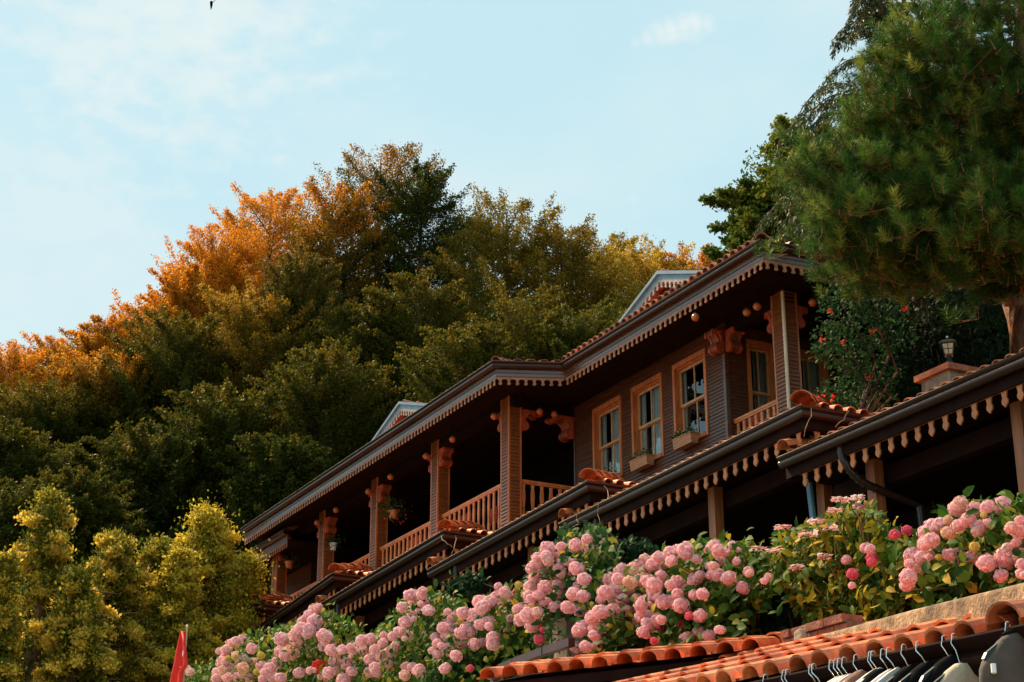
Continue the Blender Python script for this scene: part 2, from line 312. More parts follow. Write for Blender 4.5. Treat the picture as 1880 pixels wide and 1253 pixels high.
# ------------------------------------------------------------------ siding
def siding(mb, o, du, no, u0, u1, z0, z1, pitch=.07, out=.014, off=0):
    """clapboards on plane through o, along horizontal du, facing no"""
    o = np.array(o, float); du = np.array(du, float); no = np.array(no, float); k0 = math.floor(z0 / pitch); z = k0 * pitch
    while z < z1 - 1e-6:
        a = max(z, z0); b = min(z + pitch, z1)
        if b - a > 1e-4:
            fa = out * (1 - (a - z) / pitch) + off; fb = out * (1 - (b - z) / pitch) + off; fm = fa * .35 + fb * .65 + .004; m_ = a + (b - a) * .6
            P = [o + du * u + no * f + np.array([0, 0, zz]) for u in (u0, u1) for f, zz in ((off - .001, a), (fa, a), (fa, a + (b - a) * .12), (fm, m_), (fb, b))]
            mb.add(P, [(0, 5, 6, 1), (1, 6, 7, 2), (2, 7, 8, 3), (3, 8, 9, 4)])
        z += pitch
def siding_holes(mb, o, du, no, u0, u1, z0, z1, holes, pitch=.07):
    us = sorted(set([u0, u1] + [h[0] for h in holes] + [h[1] for h in holes]))
    for a, b in zip(us[:-1], us[1:]):
        hs = sorted([h for h in holes if h[0] <= a + 1e-6 and h[1] >= b - 1e-6], key=lambda h: h[2]); zz = z0
        for h in hs:
            if h[2] > zz: siding(mb, o, du, no, a, b, zz, h[2], pitch)
            zz = h[3]
        if zz < z1: siding(mb, o, du, no, a, b, zz, z1, pitch)
# =================================================================== HOUSE
ZF = 10.3; ZE = 13.46; YG = 15.7; YW = 17.33; COLX = [-30.4, -33.9, -37.4, -40.9, -44.42]; CXW = .36; CYW = .3
house = thing('wooden_house', 'dark brown timber house with open gallery, carved eaves and clay tile roofs on the hillside', 'house', (-34, 17, 6.5))
E0 = np.array((-45.0, 14.9, ZE)); E1 = np.array((-29.43, 14.9, ZE)); E2 = np.array((-28.87, 16.2, ZE)); E3 = np.array((-21.9, 16.2, ZE)); E4 = np.array((-21.5, 21.5, ZE))
def back(p, q): return p
eave = [E0, E1, E2, E3, E4]
MB().sweep(GUT0, eave).build('gutter', 'gutter', house, True)
fb = MB()
fb.sweep([(0, -.05), (-.03, -.05), (-.03, -.215), (.004, -.215), (.004, -.205), (0, -.2)], eave)
fb.sweep([(-.012, -.222), (-.05, -.222), (-.05, -.31), (-.008, -.31), (-.006, -.3), (-.012, -.29)], eave)
fb.build('fascia', 'fascia', house)
sc = MB()
for p, q in zip(eave[:-1], eave[1:]):
    d = (q - p) / np.linalg.norm(q - p); no = np.array([d[1], -d[0], 0])
    teeth_strip(sc, p - no * .03 + (0, 0, -.305) + d * .01, q - no * .03 + (0, 0, -.305) - d * .01, 'scallop', .17)
sc.build('scalloped_trim', 'trim', house)
# roof deck and tiles
pit = math.radians(19); upY = np.array([0, math.cos(pit), math.sin(pit)])
rd = MB()
rz = lambda y, y0: ZE + (y - y0) * math.tan(pit)
def quad(mb, *p): mb.add(p, [tuple(range(len(p)))])
YR = 20.4
zr1 = rz(YR, 14.9)
quad(rd, (-45, 14.93, ZE - .01), (-29.44, 14.93, ZE - .01), (-34.6, YR, zr1 - .01), (-45, YR, zr1 - .01))
quad(rd, (-28.87, 16.23, ZE - .01), (-21.9, 16.23, ZE - .01), (-23.5, 19.6, rz(19.6, 16.2) - .01), (-32.2, 19.6, rz(19.6, 16.2) - .01))
quad(rd, (-29.46, 14.93, ZE - .012), (-28.9, 16.23, ZE - .012), (-32.2, 19.6, rz(19.6, 16.2) - .015), (-34.6, YR, zr1 - .012))
quad(rd, (-21.9, 16.2, ZE - .012), (-21.5, 21.5, ZE - .012), (-25, 21.5, ZE + 1.2), (-23.8, 19.4, ZE + 1.1))
quad(rd, (-45, YR, zr1 - .01), (-34.6, YR, zr1 - .01), (-31.2, 25.5, ZE), (-45, 25.5, ZE)); quad(rd, (-32.2, 19.6, rz(19.6, 16.2) - .01), (-31, 24, ZE), (-31.2, 25.5, ZE), (-34.6, YR, zr1 - .01)); quad(rd, (-32.2, 19.6, rz(19.6, 16.2) - .01), (-23.5, 19.6, rz(19.6, 16.2) - .01), (-23.5, 24, ZE), (-31, 24, ZE))
rd.build('roof_deck', 'soffit', house)
tl = MB()
tile_field(tl, (-45, 14.97, ZE), (-29.45, 14.92, ZE), upY, 14, .4, r=.07, clipR=.95, seed=1)
tile_field(tl, (-28.9, 16.14, ZE + .02), (-21.9, 16.14, ZE + .02), upY, 9, .4, r=.08, clipR=.9, clipL=0, seed=2)
dd = (E2 - E1) / np.linalg.norm(E2 - E1); inn = np.array([-dd[1], dd[0], 0.]); upd = inn * math.cos(pit) + np.array([0, 0, math.sin(pit)])
tile_field(tl, E1 + dd * .05 + inn * .0, E2, upd, 2, .4, .3, r=.05, clipL=.6, clipR=-.2, seed=3)
dd = (E4 - E3) / np.linalg.norm(E4 - E3); inn = np.array([-dd[1], dd[0], 0.]); upd = inn * math.cos(pit) + np.array([0, 0, math.sin(pit)])
tile_field(tl, E3 + dd * .05, E4, upd, 5, .4, r=.08, clipL=.95, seed=4)
cap_tiles(tl, E3 + (0, 0, .05), (-23.7, 18.2, rz(18.2, 16.2) + .05)); cap_tiles(tl, (-45, YR, zr1 + .03), (-34.6, YR, zr1 + .03)); cap_tiles(tl, E1 + (0, 0, .03), (-34.6, YR, zr1 + .03), r=.09)
tl.build('roof_tiles', 'tiledull', house, False)
# soffit
sf = MB(); zs = ZE - .3
for P in ([(-45, 14.94), (-29.46, 14.94), (-28.9, 16.24), (-28.9, 24), (-45, 24)], [(-28.9, 16.24), (-21.93, 16.24), (-21.6, 21.5), (-21.6, 24), (-28.9, 24)]):
    sf.prism(P, (0, 0, .05), (0, 0, zs), (1, 0, 0), (0, 1, 0))
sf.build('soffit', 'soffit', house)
# window wall + side walls
WX0, WX1 = -30.47, -24.77; wins = [(-29.62, -28.55), (-28.05, -26.98), (-26.49, -25.42)]; WZ0, WZ1 = 11.22, 12.79
sw = MB(); siding_holes(sw, (0, YW, 0), (1, 0, 0), (0, -1, 0), WX0 + .05, WX1 - .05, 9.3, zs, [(a, b, WZ0, WZ1) for a, b in wins])
sw.box(WX0, WX0 + .05, YW - .03, YW + .2, 9.3, zs); sw.box(WX1 - .05, WX1 + .03, YW - .03, YW + .05, 9.3, zs)
sides = [(17.86, 18.42), (18.98, 19.66)]
siding_holes(sw, (WX1, 0, 0), (0, 1, 0), (1, 0, 0), YW + .05, 24, 9.3, zs, [(a, b, 11.0, 12.85) for a, b in sides])
siding(sw, (WX0, 0, 0), (0, -1, 0), (-1, 0, 0), -24, -YW, 9.3, zs)
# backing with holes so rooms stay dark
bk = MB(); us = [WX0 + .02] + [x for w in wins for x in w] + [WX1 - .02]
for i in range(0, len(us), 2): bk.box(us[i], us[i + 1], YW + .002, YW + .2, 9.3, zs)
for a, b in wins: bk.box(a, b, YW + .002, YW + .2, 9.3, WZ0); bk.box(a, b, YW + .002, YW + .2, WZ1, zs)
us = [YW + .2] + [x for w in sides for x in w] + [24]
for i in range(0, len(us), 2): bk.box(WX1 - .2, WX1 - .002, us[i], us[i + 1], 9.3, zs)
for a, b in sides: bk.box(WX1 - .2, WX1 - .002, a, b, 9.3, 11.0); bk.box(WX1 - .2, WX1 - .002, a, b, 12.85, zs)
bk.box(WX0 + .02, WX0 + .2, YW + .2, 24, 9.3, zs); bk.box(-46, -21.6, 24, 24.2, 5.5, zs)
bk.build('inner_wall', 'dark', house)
sw.build('clapboard_wall', 'siding', house)
# gallery back wall and floor, ceilings
gb = MB(); siding_holes(gb, (0, 18.7, 0), (1, 0, 0), (0, -1, 0), -45.3, -41, ZF, zs, [(-44.6, -43.6, 10.9, 12.3), (-42.9, -41.8, 10.3, 12.35)])
gb.build('gallery_wall', 'siding', house); gb = MB(); gb.box(-45.3, WX0 - .02, 18.76, 18.9, ZF, zs); siding(gb, (0, 18.7, 0), (1, 0, 0), (0, -1, 0), -41, WX0 - .02, ZF, zs); gb.build('inner_wall', 'dark', house)  # right stretch of the same clapboards near-black, painting in the gallery's shade
fl = MB(); fl.box(-45.2, WX0, 15.55, 18.7, ZF - .18, ZF); fl.box(WX0, -22.3, 17.2, 21.5, ZF - .4, ZF - .2); fl.box(-45.2, -21.9, 15.5, 24, ZF - .75, ZF - .45)
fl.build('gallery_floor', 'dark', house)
bm_ = MB(); bm_.box(-45.1, COLX[0] + .18, YG + .02, YG + .26, 12.93, zs); bm_.box(COLX[0] - .34, COLX[0] - .04, YG + .2, YW, 12.93, zs - .002); bm_.box(WX1, -22.9, YW + .04, YW + .24, 12.93, zs)
bm_.build('top_beam', 'soffit', house)
def column(x1, y0, name='column', w=CXW, d=CYW, z0=ZF - .2, z1=None):
    z1 = z1 or zs; x0 = x1 - w; c = MB(); c.box(x0 + .02, x1 - .02, y0 + .02, y0 + d - .02, z0, z1)
    siding(c, (0, y0 + .01, 0), (1, 0, 0), (0, -1, 0), x0 + .035, x1 - .035, z0, z1, .075, .02); siding(c, (x1 - .01, 0, 0), (0, 1, 0), (1, 0, 0), y0 + .035, y0 + d - .035, z0, z1, .075, .02)
    siding(c, (x0 + .01, 0, 0), (0, -1, 0), (-1, 0, 0), -(y0 + d - .035), -(y0 + .035), z0, z1, .06, .012)
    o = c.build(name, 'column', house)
    e = MB()
    for a, b in ((x0, y0), (x1 - .035, y0), (x0, y0 + d - .035), (x1 - .035, y0 + d - .035)): e.box(a - .004, a + .039, b - .004, b + .039, z0, z1)
    e.build('corner_board', 'casing', o); return o
BR = [(0, 0), (.5, 0), (.56, -.03), (.57, -.08), (.53, -.13), (.46, -.145), (.4, -.12), (.36, -.085), (.29, -.085), (.22, -.12), (.17, -.19), (.145, -.27), (.19, -.3), (.225, -.35), (.235, -.41), (.21, -.47), (.15, -.51), (.07, -.52), (0, -.48)]
def bracket(parent, o, a, d, s=.9, arm=.25):
    s *= .9
    """carved bracket: springs from o along a, d = its breadth"""
    a = np.array(a, float); d = np.array(d, float); b = MB(); fx = lambda x: x if x < .235 else .235 + (x - .235) * arm
    dl = float(np.linalg.norm(d)); du_ = d / dl; th_ = min(.05, dl / 3); o = np.array(o, float)
    for q in (o, o + d - du_ * th_): b = MB(); b.prism([(fx(x) * s, z * s) for x, z in BR], du_ * th_, q, a); b.build('bracket', 'bracket', parent)
    b = MB(); b.prism([(fx(x) * s * .93, z * s * .95) for x, z in BR], d - 2 * du_ * th_, o + du_ * th_, a); b.build('bracket_core', 'beam', parent)
    dn = d / np.linalg.norm(d); c = np.array(o) + a * .12 * s + np.array([0, 0, -.4 * s])
    for cc, sg in ((c, -1), (c + d, 1)):
        pts = [(math.cos(t) * .1 * s, math.sin(t) * .1 * s) for t in [2 * math.pi * k / 14 for k in range(14)]]
        r = MB(); r.prism(pts, dn * sg * .018, cc, a); r.prism([(x * .3, y * .3) for x, y in pts], dn * sg * .035, cc, a)
        r.build('rosette', 'bracket', parent)
        if arm < 1: continue
        r = MB()
        c2 = cc + a * fx(.42) * s + np.array([0, 0, .325 * s]); r.prism([(x * .45, y * .45) for x, y in pts], dn * sg * .016, c2, a); r.build('rosette', 'bracket', parent)
    # carved leaf ridge
    for sg, oo in ((-1, np.array(o)), (1, np.array(o) + d)):
        pa = [oo + a * x * s + np.array([0, 0, z * s]) for x, z in ((.08, -.27), (.08, -.17), (.12, -.09), (.18, -.045), (fx(.36), -.04))]; MB().tube(pa, [.012, .02, .022, .018, .008], 6).build('carved_leaf', 'bracket', parent)
for i, x in enumerate(COLX):
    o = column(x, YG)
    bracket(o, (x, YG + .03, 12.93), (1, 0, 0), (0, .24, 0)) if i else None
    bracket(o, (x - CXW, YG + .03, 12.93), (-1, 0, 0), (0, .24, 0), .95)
    if i == 0: bracket(o, (x - .03, YG + CYW, 12.93), (0, 1, 0), (-.28, 0, 0), 1.0, 1); bracket(o, (x - .03, YW - .01, 12.93), (0, -1, 0), (-.34, 0, 0), 1.05, 1)
pf = column(-22.9, YW); bracket(pf, (-23.26, YW + .03, 12.93), (-1, 0, 0), (0, .24, 0), .95); bracket(pf, (-22.93, YW + .3, 12.93), (0, 1, 0), (-.26, 0, 0))
MB().tube([(-22.86, YW - .035, ZF - .1), (-22.86, YW - .035, 13.1)], .034, 10).build('downpipe', 'cream', house, True)
bracket(house, (WX1 + .02, YW - .015, 13.0), (0, -1, 0), (-.26, 0, 0), .95); bracket(house, (WX1 + .03, YW + .0, 13.0), (1, 0, 0), (0, .26, 0), .95)
# railings
def railing(p, q, zt=11.38, pitch=.235):
    p = np.array(p, float); q = np.array(q, float); d = q - p; L = np.linalg.norm(d); d /= L
    r = MB(); r.beam((*p, zt), (*q, zt), .075, .045); r.beam((*p, zt - .04), (*q, zt - .04), .05, .04); 
    root = r.build('railing', 'rail', house); MB().beam((*p, ZF + .1), (*q, ZF + .1), .07, .06).build('bottom_rail', 'rail', root); n = int(L / pitch); side = np.array([-d[1], d[0]])
    pr = [(.038, 0), (.042, .2), (.028, .3), (.024, .4), (.036, .55), (.043, .66), (.036, .78), (.026, .86), (.038, .94)]
    h0 = ZF + .13; hh = zt - .07 - h0; poly = [(a, z * hh / .94) for a, z in pr] + [(-a, z * hh / .94) for a, z in reversed(pr)]
    b = MB(); b.prism(poly, (*(side * .03), 0), (0, 0, 0), (*d, 0)); first = None
    for i in range(n):
        c = p + d * (i + .5) * L / n - side * .015
        if first is None:
            first = b.build('baluster', 'rail', root); me = first.data; ob = first
            me.transform(Matrix.Translation(Vector(worldloc(root))))
        else: ob = first.copy(); COL.objects.link(ob)
        ob.location = Vector((c[0], c[1], h0)) - worldloc(root)
    return root
for i in range(4): railing((COLX[i + 1], YG + .15), (COLX[i] - CXW, YG + .15))
railing((COLX[0] - .12, YG + CYW), (COLX[0] - .12, YW - .02), pitch=.21)
railing((WX1 + .02, YW + .15), (-23.26, YW + .15), pitch=.17, zt=11.25)
# windows
def window(x0, x1, z0, z1, fr, yo=None, d=(1, 0, 0), n=(0, -1, 0), o=(0, YW, 0)):
    """opening on plane o, along d, facing n"""
    o = np.array(o, float); d = np.array(d, float); n = np.array(n, float)
    def bx(mb, a, b, z_0, z_1, f0, f1):
        P = [o + d * u + n * f + np.array([0, 0, z]) for u in (a, b) for f in (f0, f1) for z in (z_0, z_1)]
        mb.add(P, [(0, 1, 3, 2), (4, 6, 7, 5), (0, 4, 5, 1), (2, 3, 7, 6), (0, 2, 6, 4), (1, 5, 7, 3)])
    c = MB(); w = .075
    bx(c, x0 - w + .03, x0 + .03, z0 - w, z1 + w, -.01, .035); bx(c, x1 - .03, x1 - .03 + w, z0 - w, z1 + w, -.01, .035); bx(c, x0 + .03, x1 - .03, z1 - .02, z1 + w, -.01, .038); bx(c, x0 + .03, x1 - .03, z0 - w, z0 + .0, -.01, .05)
    bx(c, x0 + .004, x0 + .03, z0, z1 - .02, -.16, -.012); bx(c, x1 - .03, x1 - .004, z0, z1 - .02, -.16, -.012); bx(c, x0 + .03, x1 - .03, z1 - .045, z1 - .021, -.16, -.012); bx(c, x0 + .03, x1 - .03, z0 + .001, z0 + .025, -.16, -.012)
    root = c.build('window', 'casing', house)
    a, b = x0 + .03, x1 - .03; zm = (z0 + z1) / 2; s = MB(); t = .05
    for (za, zb, f) in ((zm - .02, z1 - .046, -.085), (z0 + .026, zm + .02, -.125)):
        bx(s, a, a + t, za, zb, f - .035, f); bx(s, b - t, b, za, zb, f - .035, f); bx(s, a + t, b - t, zb - t, zb, f - .035, f + .001); bx(s, a + t, b - t, za, za + t, f - .035, f + .001)
        m = (a + b) / 2; bx(s, m - .014, m + .014, za + t, zb - t, f - .03, f - .004)
    s.build('sash', 'sash', root)
    g = MB()
    for (za, zb, f) in ((zm, z1 - .06, -.105), (z0 + .05, zm, -.145)): g.add([o + d * u + n * f + np.array([0, 0, z]) for u, z in ((a + .02, za), (b - .02, za), (b - .02, zb), (a + .02, zb))], [(0, 1, 2, 3)])
    g.build('pane', 'glass', root)
    k = MB()
    for (u0, u1) in ((a, a + (b - a) * .18), (a + (b - a) * (.36 if fr else .2), b)) if fr else ((a, a + .12), (b - .14, b)):
        m = 14; P = []
        for i in range(m + 1):
            u = u0 + (u1 - u0) * i / m; f = -.165 + .012 * math.sin(i * 2.1) + .008 * math.sin(i * 5)
            P += [o + d * u + n * f + np.array([0, 0, z0]), o + d * u + n * f + np.array([0, 0, z1])]
        k.add(P, [(2 * i, 2 * i + 2, 2 * i + 3, 2 * i + 1) for i in range(m)])
    k.build('curtain', 'curtain', root)
for i, (a, b) in enumerate(wins): window(a, b, WZ0, WZ1, i < 2)
for a, b in sides: window(a, b, 11.0, 12.85, True, d=(0, 1, 0), n=(1, 0, 0), o=(WX1, 0, 0))
window(-44.6, -43.6, 10.9, 12.3, True, o=(0, 18.7, 0)); window(-42.9, -41.8, 10.3, 12.35, True, o=(0, 18.7, 0))
# dormers
def dormer(px, Y, zpk, hw, ybk, sl=.36):
    d = MB(); zb = zpk - hw * sl; root_poly = [(-hw, -hw * sl), (0, 0), (hw, -hw * sl), (hw, -hw * sl - .16), (0, -.17), (-hw, -hw * sl - .16)]
    d.prism(root_poly, (0, .05, 0), (px, Y, zpk)); root = d.build('dormer', 'grey', house)
    e = MB(); e.prism([(-hw - .03, -hw * sl + .0), (0, .03), (hw + .03, -hw * sl + .0), (hw + .03, -hw * sl - .06), (0, -.045), (-hw - .03, -hw * sl - .06)], (0, .06, 0), (px, Y - .05, zpk)); e.build('barge_board', 'grey', root)
    t = MB()
    for s in (-1, 1):
        p = np.array((px, Y + .02, zpk - .165)); q = np.array((px + s * hw, Y + .02, zpk - .165 - hw * sl))
        teeth_strip(t, *((q, p) if s < 0 else (p, q)), 'scallop', .16)
        t.prism([(0, 0), (s * hw, -hw * sl), (s * hw, -hw * sl - .14), (0, -.14)], (0, .02, 0), (px, Y + .03, zpk - .11))
    t.build('scalloped_trim', 'palew', root)
    wl = MB(); wl.prism([(-hw + .1, -hw * sl - .9), (-hw + .1, -hw * sl - .1), (0, -.1), (hw - .1, -hw * sl - .1), (hw - .1, -hw * sl - .9)], (0, .1, 0), (px, Y + .3, zpk)); wl.build('gable_wall', 'siding', root)
    r = MB(); L = ybk - Y
    for s in (-1, 1):
        A, B = (px + s * hw, Y + .35, zpk - hw * sl - .03), (px + s * hw, Y + L, zpk - hw * sl + .02)
        up = norm(np.array([-s * 1.0, 0, sl])); quad(r, A, B, (px, Y + L, zpk - .02), (px, Y + .02, zpk - .02)); tile_field(r, A, B, up, int(hw * 1.05 / .36), .36, r=.06, seed=9)
    cap_tiles(r, (px, Y + .1, zpk + .0), (px, Y + L, zpk + .04), r=.08)
    r.build('roof', 'tiledull', root)
dormer(-27.05, 17.4, 15.06, 1.85, 20.2, .36); dormer(-37.95, 16.5, 15.36, 2.4, 19.6, .32)
# left lower wing
wg = MB(); LW0 = PY(425, 1036, 15.4); LW1 = PY(500, 992, 15.4); LW0[2] = LW1[2] = (LW0[2] + LW1[2]) / 2; LW1[0] += 1.2
wpath = [LW0 + (.2, 5, 0), LW0, LW1]
MB().sweep(GUT0, wpath).build('gutter', 'gutter', house, True)
w2 = MB(); w2.sweep([(0, -.1), (-.03, -.1), (-.03, -.31), (.0, -.31), (.004, -.2)], wpath); w2.build('fascia', 'fascia', house)
w3 = MB(); teeth_strip(w3, LW0 + (0, .03, -.305), LW1 + (0, .03, -.305), 'scallop', .17); w3.build('scalloped_trim', 'trim', house)
w4 = MB(); zl = LW0[2] - .3; w4.prism([(LW0[0], 15.44), (LW1[0], 15.44), (LW1[0], 20), (LW0[0], 20)], (0, 0, .05), (0, 0, zl), (1, 0, 0), (0, 1, 0)); w4.build('soffit', 'soffit', house)
w5 = MB(); tile_field(w5, LW0 + (0, .05, 0), LW1 + (0, .05, 0), upY, 8, .4, r=.07, clipL=.5, seed=5); quad(w5, LW0, LW1, LW1 + upY * 3, LW0 + upY * 3); w5.build('roof_tiles', 'tiledull', house)
w6 = MB(); siding(w6, (0, 16.9, 0), (1, 0, 0), (0, -1, 0), LW0[0] + .6, -44.9, 8.5, zl); w6.box(LW0[0] + .6, -44.9, 16.91, 17.1, 6, zl); siding(w6, (LW0[0] + .6, 0, 0), (0, -1, 0), (-1, 0, 0), -20, -16.9, 8.5, zl); w6.build('clapboard_wall', 'siding', house)
bracket(house, PX(478, 1045, -46.2) + (0, 0, .15), (0, -1, 0), (-.3, 0, 0), 1.3)
# ---------------- skirt roofs over the lower arcade
SEG = [((1441, 843), (1900, 646.5)), ((1038, 963), (1475, 750)), ((795, 1048), (1083, 888)), ((589, 1115), (820, 978)), ((461, 1166), (617, 1055)), ((354, 1200), (470, 1110)), ((282, 1206), (366, 1163))]
YS = 14.3; spit = math.radians(17)
elbow = []
for k, (a, b) in enumerate(SEG):
    A = PY(*a, YS); B = PY(*b, YS)
    if k == 0: dB = (B - A) / (B[0] - A[0]); B = B + dB * 6
    dz = (B[2] - A[2]) / (B[0] - A[0]); path = [A, B] + ([B + np.array([0, 1.9, 0])] if True else [])
    root = MB().sweep(GUT, path).build('skirt_roof', 'gutter', house, True)
    f = MB(); f.sweep([(-.005, -.05), (-.05, -.05), (-.05, -.3), (-.005, -.3)], path); f.build('fascia', 'arcbeam', root)
    t = MB(); teeth_strip(t, A + (.25, .06, -.27), B + (-.08, .06, -.27), 'point', .27)
    teeth_strip(t, B + (-.06, .1, -.27), B + (-.06, 1.9, -.27), 'point', .3); t.build('pendant_trim', 'teeth', root)
    up = np.array([0, math.cos(spit), math.sin(spit)]); q = MB(); tile_field(q, A + (.05, .0, -.015), B + (.0, .0, -.015), up, 4, .36, .235, r=.075, clipR=.95, clipL=0, seed=20 + k)
    upx = np.array([-math.cos(spit), 0, math.sin(spit)]); tile_field(q, B + (.02, -.0, .02), B + (.02, 1.9, .02), upx, 3, .36, .24, r=.075, clipL=.95, seed=40 + k)
    cap_tiles(q, B + (.02, -.04, .08), B + (-1.15, 1.25, .46), r=.17, L=.42); cap_tiles(q, A + (.14, -.1, .08), A + (.14, 1.2, .47), r=.15, L=.42)
    q.build('roof_tiles', 'tile', root)
    g = MB(); zz = .0; P0 = A + (0, .05, -.01); P1 = B + (0, .05, -.01)
    quad(g, P0, P1, P1 + np.array([-1.3, 1.33, .4]), P0 + up * 1.4); quad(g, P1, P1 + np.array([0, 1.85, 0]), P1 + np.array([-1.3, 1.85, .4]), P1 + np.array([-1.3, 1.33, .4]))
    S0_ = A + (0, .07, -.29); S1_ = B + (0, .07, -.29); quad(g, S0_, S1_, S1_ + np.array([0, 1.9, 0]), S1_ + np.array([0, 4.2, 0]), S0_ + np.array([0, 4.2, 0]))
    quad(g, A + (0, .05, -.25), A + (0, .05, -.01), A + up * 1.4, A + (0, 1.4, -.25))
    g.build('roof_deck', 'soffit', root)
    # downpipe elbow under the left end, sweeping back to the wall
    s = 1.0; p0 = A + (1.05, .02, -.12) if k else A + (1.25, .02, -.12); e = MB(); pts = [p0 + np.array((0, 0, 0))]
    for j in range(9):
        tt = j / 8 * math.pi * .42; pts.append(p0 + np.array([0.02 * j, .55 * (1 - math.cos(tt)), -.12 - .5 * math.sin(tt)]))
    pts.append(pts[-1] + np.array([.05, .7, -.18])); pts.append(pts[-1] + np.array([.02, .12, -2.0]))
    e.tube(pts, .058, 10)
    for j in range(1, 10): e.tube([pts[j] - np.array([0, .006, .002]), pts[j] + np.array([0, .006, -.006])], .066, 10)
    e.build('downpipe', 'gutter', root, True)
# lower arcade: beams, posts, back wall
lb = MB()
for k, (a, b) in enumerate(SEG[:6]):
    A = PY(*a, YS); B = PY(*b, YS)
    if k == 0: dB = (B - A) / (B[0] - A[0]); B = B + dB * 6
    lb.beam(A + (.2, .75, -.5), B + (-.5, .75, -.5), .16, .26)
lb.build('arcade_beam', 'arcbeam', house)
for (u, v, Y) in ((1313, 905, 14.85), (1872, 745, 14.85), (1606, 870, 14.85), (1512, 880, 15.6), (980, 1010, 14.85), (660, 1150, 14.85), (560, 1200, 14.85)):
    p = PY(u, v, Y); gz = float(ground_h(p[0], 12)); m = MB(); m.box(p[0] - .09, p[0] + .09, Y - .08, Y + .08, gz, p[2] + .22); m.build('arcade_post', 'post', house)
wb = MB(); wb.box(-55, -6, 18.95, 19.2, 3, 10.2); wb.box(-55, -54.8, 14.9, 19, 3, 10.0); wb.box(-24.5, -6, 14.8, 19.2, 9.45 - .4, 9.5 - .35) if False else None
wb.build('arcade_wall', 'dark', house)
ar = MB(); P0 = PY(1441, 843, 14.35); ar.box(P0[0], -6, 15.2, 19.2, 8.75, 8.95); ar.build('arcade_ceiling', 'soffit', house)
MB().tube([PY(1483, 865, 14.9), PY(1496, 975, 14.9)], .05, 8).build('downpipe', 'grey', house, True)
# ------------------------------------------------------------------ small things on the house
BALLS = [((1277, 583), 16.9, 'beside the carved corner scrolls above the right window'), ((1371, 574), 17.5, 'nearer the window corner in the dim porch'), ((1390, 563), 17.5, 'nearer the outer post in the dim porch'),
         ((1492, 556), 19.2, 'deep in the shade behind the corner post'), ((907, 765), 15.8, 'left of the tall corner column'), ((831, 807), 15.8, 'right of the second column from the corner'), ((782, 838), 15.8, 'left of the second column from the corner'),
         ((717, 876), 15.8, 'right of the middle gallery column'), ((676, 903), 15.8, 'left of the middle gallery column'), ((617, 937), 15.8, 'right of the fourth gallery column'), ((582, 960), 15.8, 'left of the fourth gallery column'), ((530, 989), 15.8, 'right of the leftmost gallery column')]
bl = None; PZ = lambda u, v, z: CAM + ray(u, v) * ((z - CAM[2]) / ray(u, v)[2])
P_ = [(PZ(*uv, 12.84), l) for uv, Y, l in BALLS] + [(PZ(991, 756, 12.86), 'under the left red bracket in the corner bay'), (PZ(1018, 761, 12.86), 'under the right red bracket in the corner bay'), (PX(460, 1058, -46.0), 'under the low left wing eave')]
for p, l in P_:
    g = 'round wooden balls hanging under the eaves'; t = thing('hanging_ball', 'round orange wooden ball hanging ' + l, 'ornament', p, g)
    if bl is None:
        bl = [MB().sphere((0, 0, 0), .075, 12), MB().tube([(0, 0, .07), (0, 0, .34)], .007, 6), MB().lathe([(.001, .072), (.03, .072), (.03, .085), (.001, .09)], n=10)]
        bl = [bl[0].build('ball', 'ball', None, True), bl[1].build('rod', 'soffit'), bl[2].build('cap', 'blackmetal')]
        for o in bl: o.parent = t
        tmpl = bl
    else:
        for o in tmpl: c = o.copy(); COL.objects.link(c); c.parent = t
def leaves(name, P, size, cols, parent, m='leaf', up=(0, -.4, .8), droop=.3, shape='rh', spread=1.0, smooth=False):
    P = np.asarray(P, float); n = len(P); U = norm(np.array(up) * 1.0 + rnd(n) * .55 * spread); D = norm(rnd(n) + np.array([0, 0, -droop])); cols = np.asarray(cols, float)
    tv, tf = (RH_V, RH_F) if shape == 'rh' else (LF_V, LF_F); V, F = scatter(tv, tf, P, D, U, size); return np_mesh(name, V, F, M[m], parent, np.repeat(cols, len(tv), 0), smooth)
def mixcol(n, cl, w=None, jit=.25):
    cl = np.array(cl); i = RNG.choice(len(cl), n, p=w); c = cl[i] * (1 + RNG.uniform(-jit, jit, (n, 1))); return np.clip(c, 0, 1)
GR = [(.03, .085, .012), (.05, .125, .014), (.1, .17, .018)]
# window boxes
for (u, v), pos, f, hid in (((1259, 811), 'right', (.8, .75, .45), 0), ((1179, 851), 'middle', (.7, .6, .6), 0), ((1112, 884), 'left', (.75, .7, .4), 0)):
    c = PY(u, v, YW - .13); t = thing('window_box', 'wooden flower box under the %s window of the three, with small pale flowers' % pos, 'planter', c, 'flower boxes under the windows')
    b = MB(); poly = [(-.1, .09), (.1, .09), (.075, -.1), (-.075, -.1)]; b.prism(poly, (.62, 0, 0), c - (.31, 0, 0), (0, 1, 0)); b.prism([(-.11, .085), (.11, .085), (.11, .105), (-.11, .105)], (.65, 0, 0), c - (.325, 0, 0), (0, 1, 0)); b.build('box', 'boxwood', t)
    n = 260; P = c + np.stack([RNG.uniform(-.32, .32, n), RNG.uniform(-.13, .09, n), .1 + np.abs(RNG.normal(0, .06, n))], 1); leaves('foliage', P, RNG.uniform(.04, .07, n), mixcol(n, GR), t, 'leafthick')
    n = 42; P = c + np.stack([RNG.uniform(-.3, .32, n), RNG.uniform(-.14, .05, n), .13 + RNG.uniform(0, .11, n)], 1); leaves('flowers', P, RNG.uniform(.035, .05, n), mixcol(n, [f, (.8, .75, .7)]), t, 'petal')
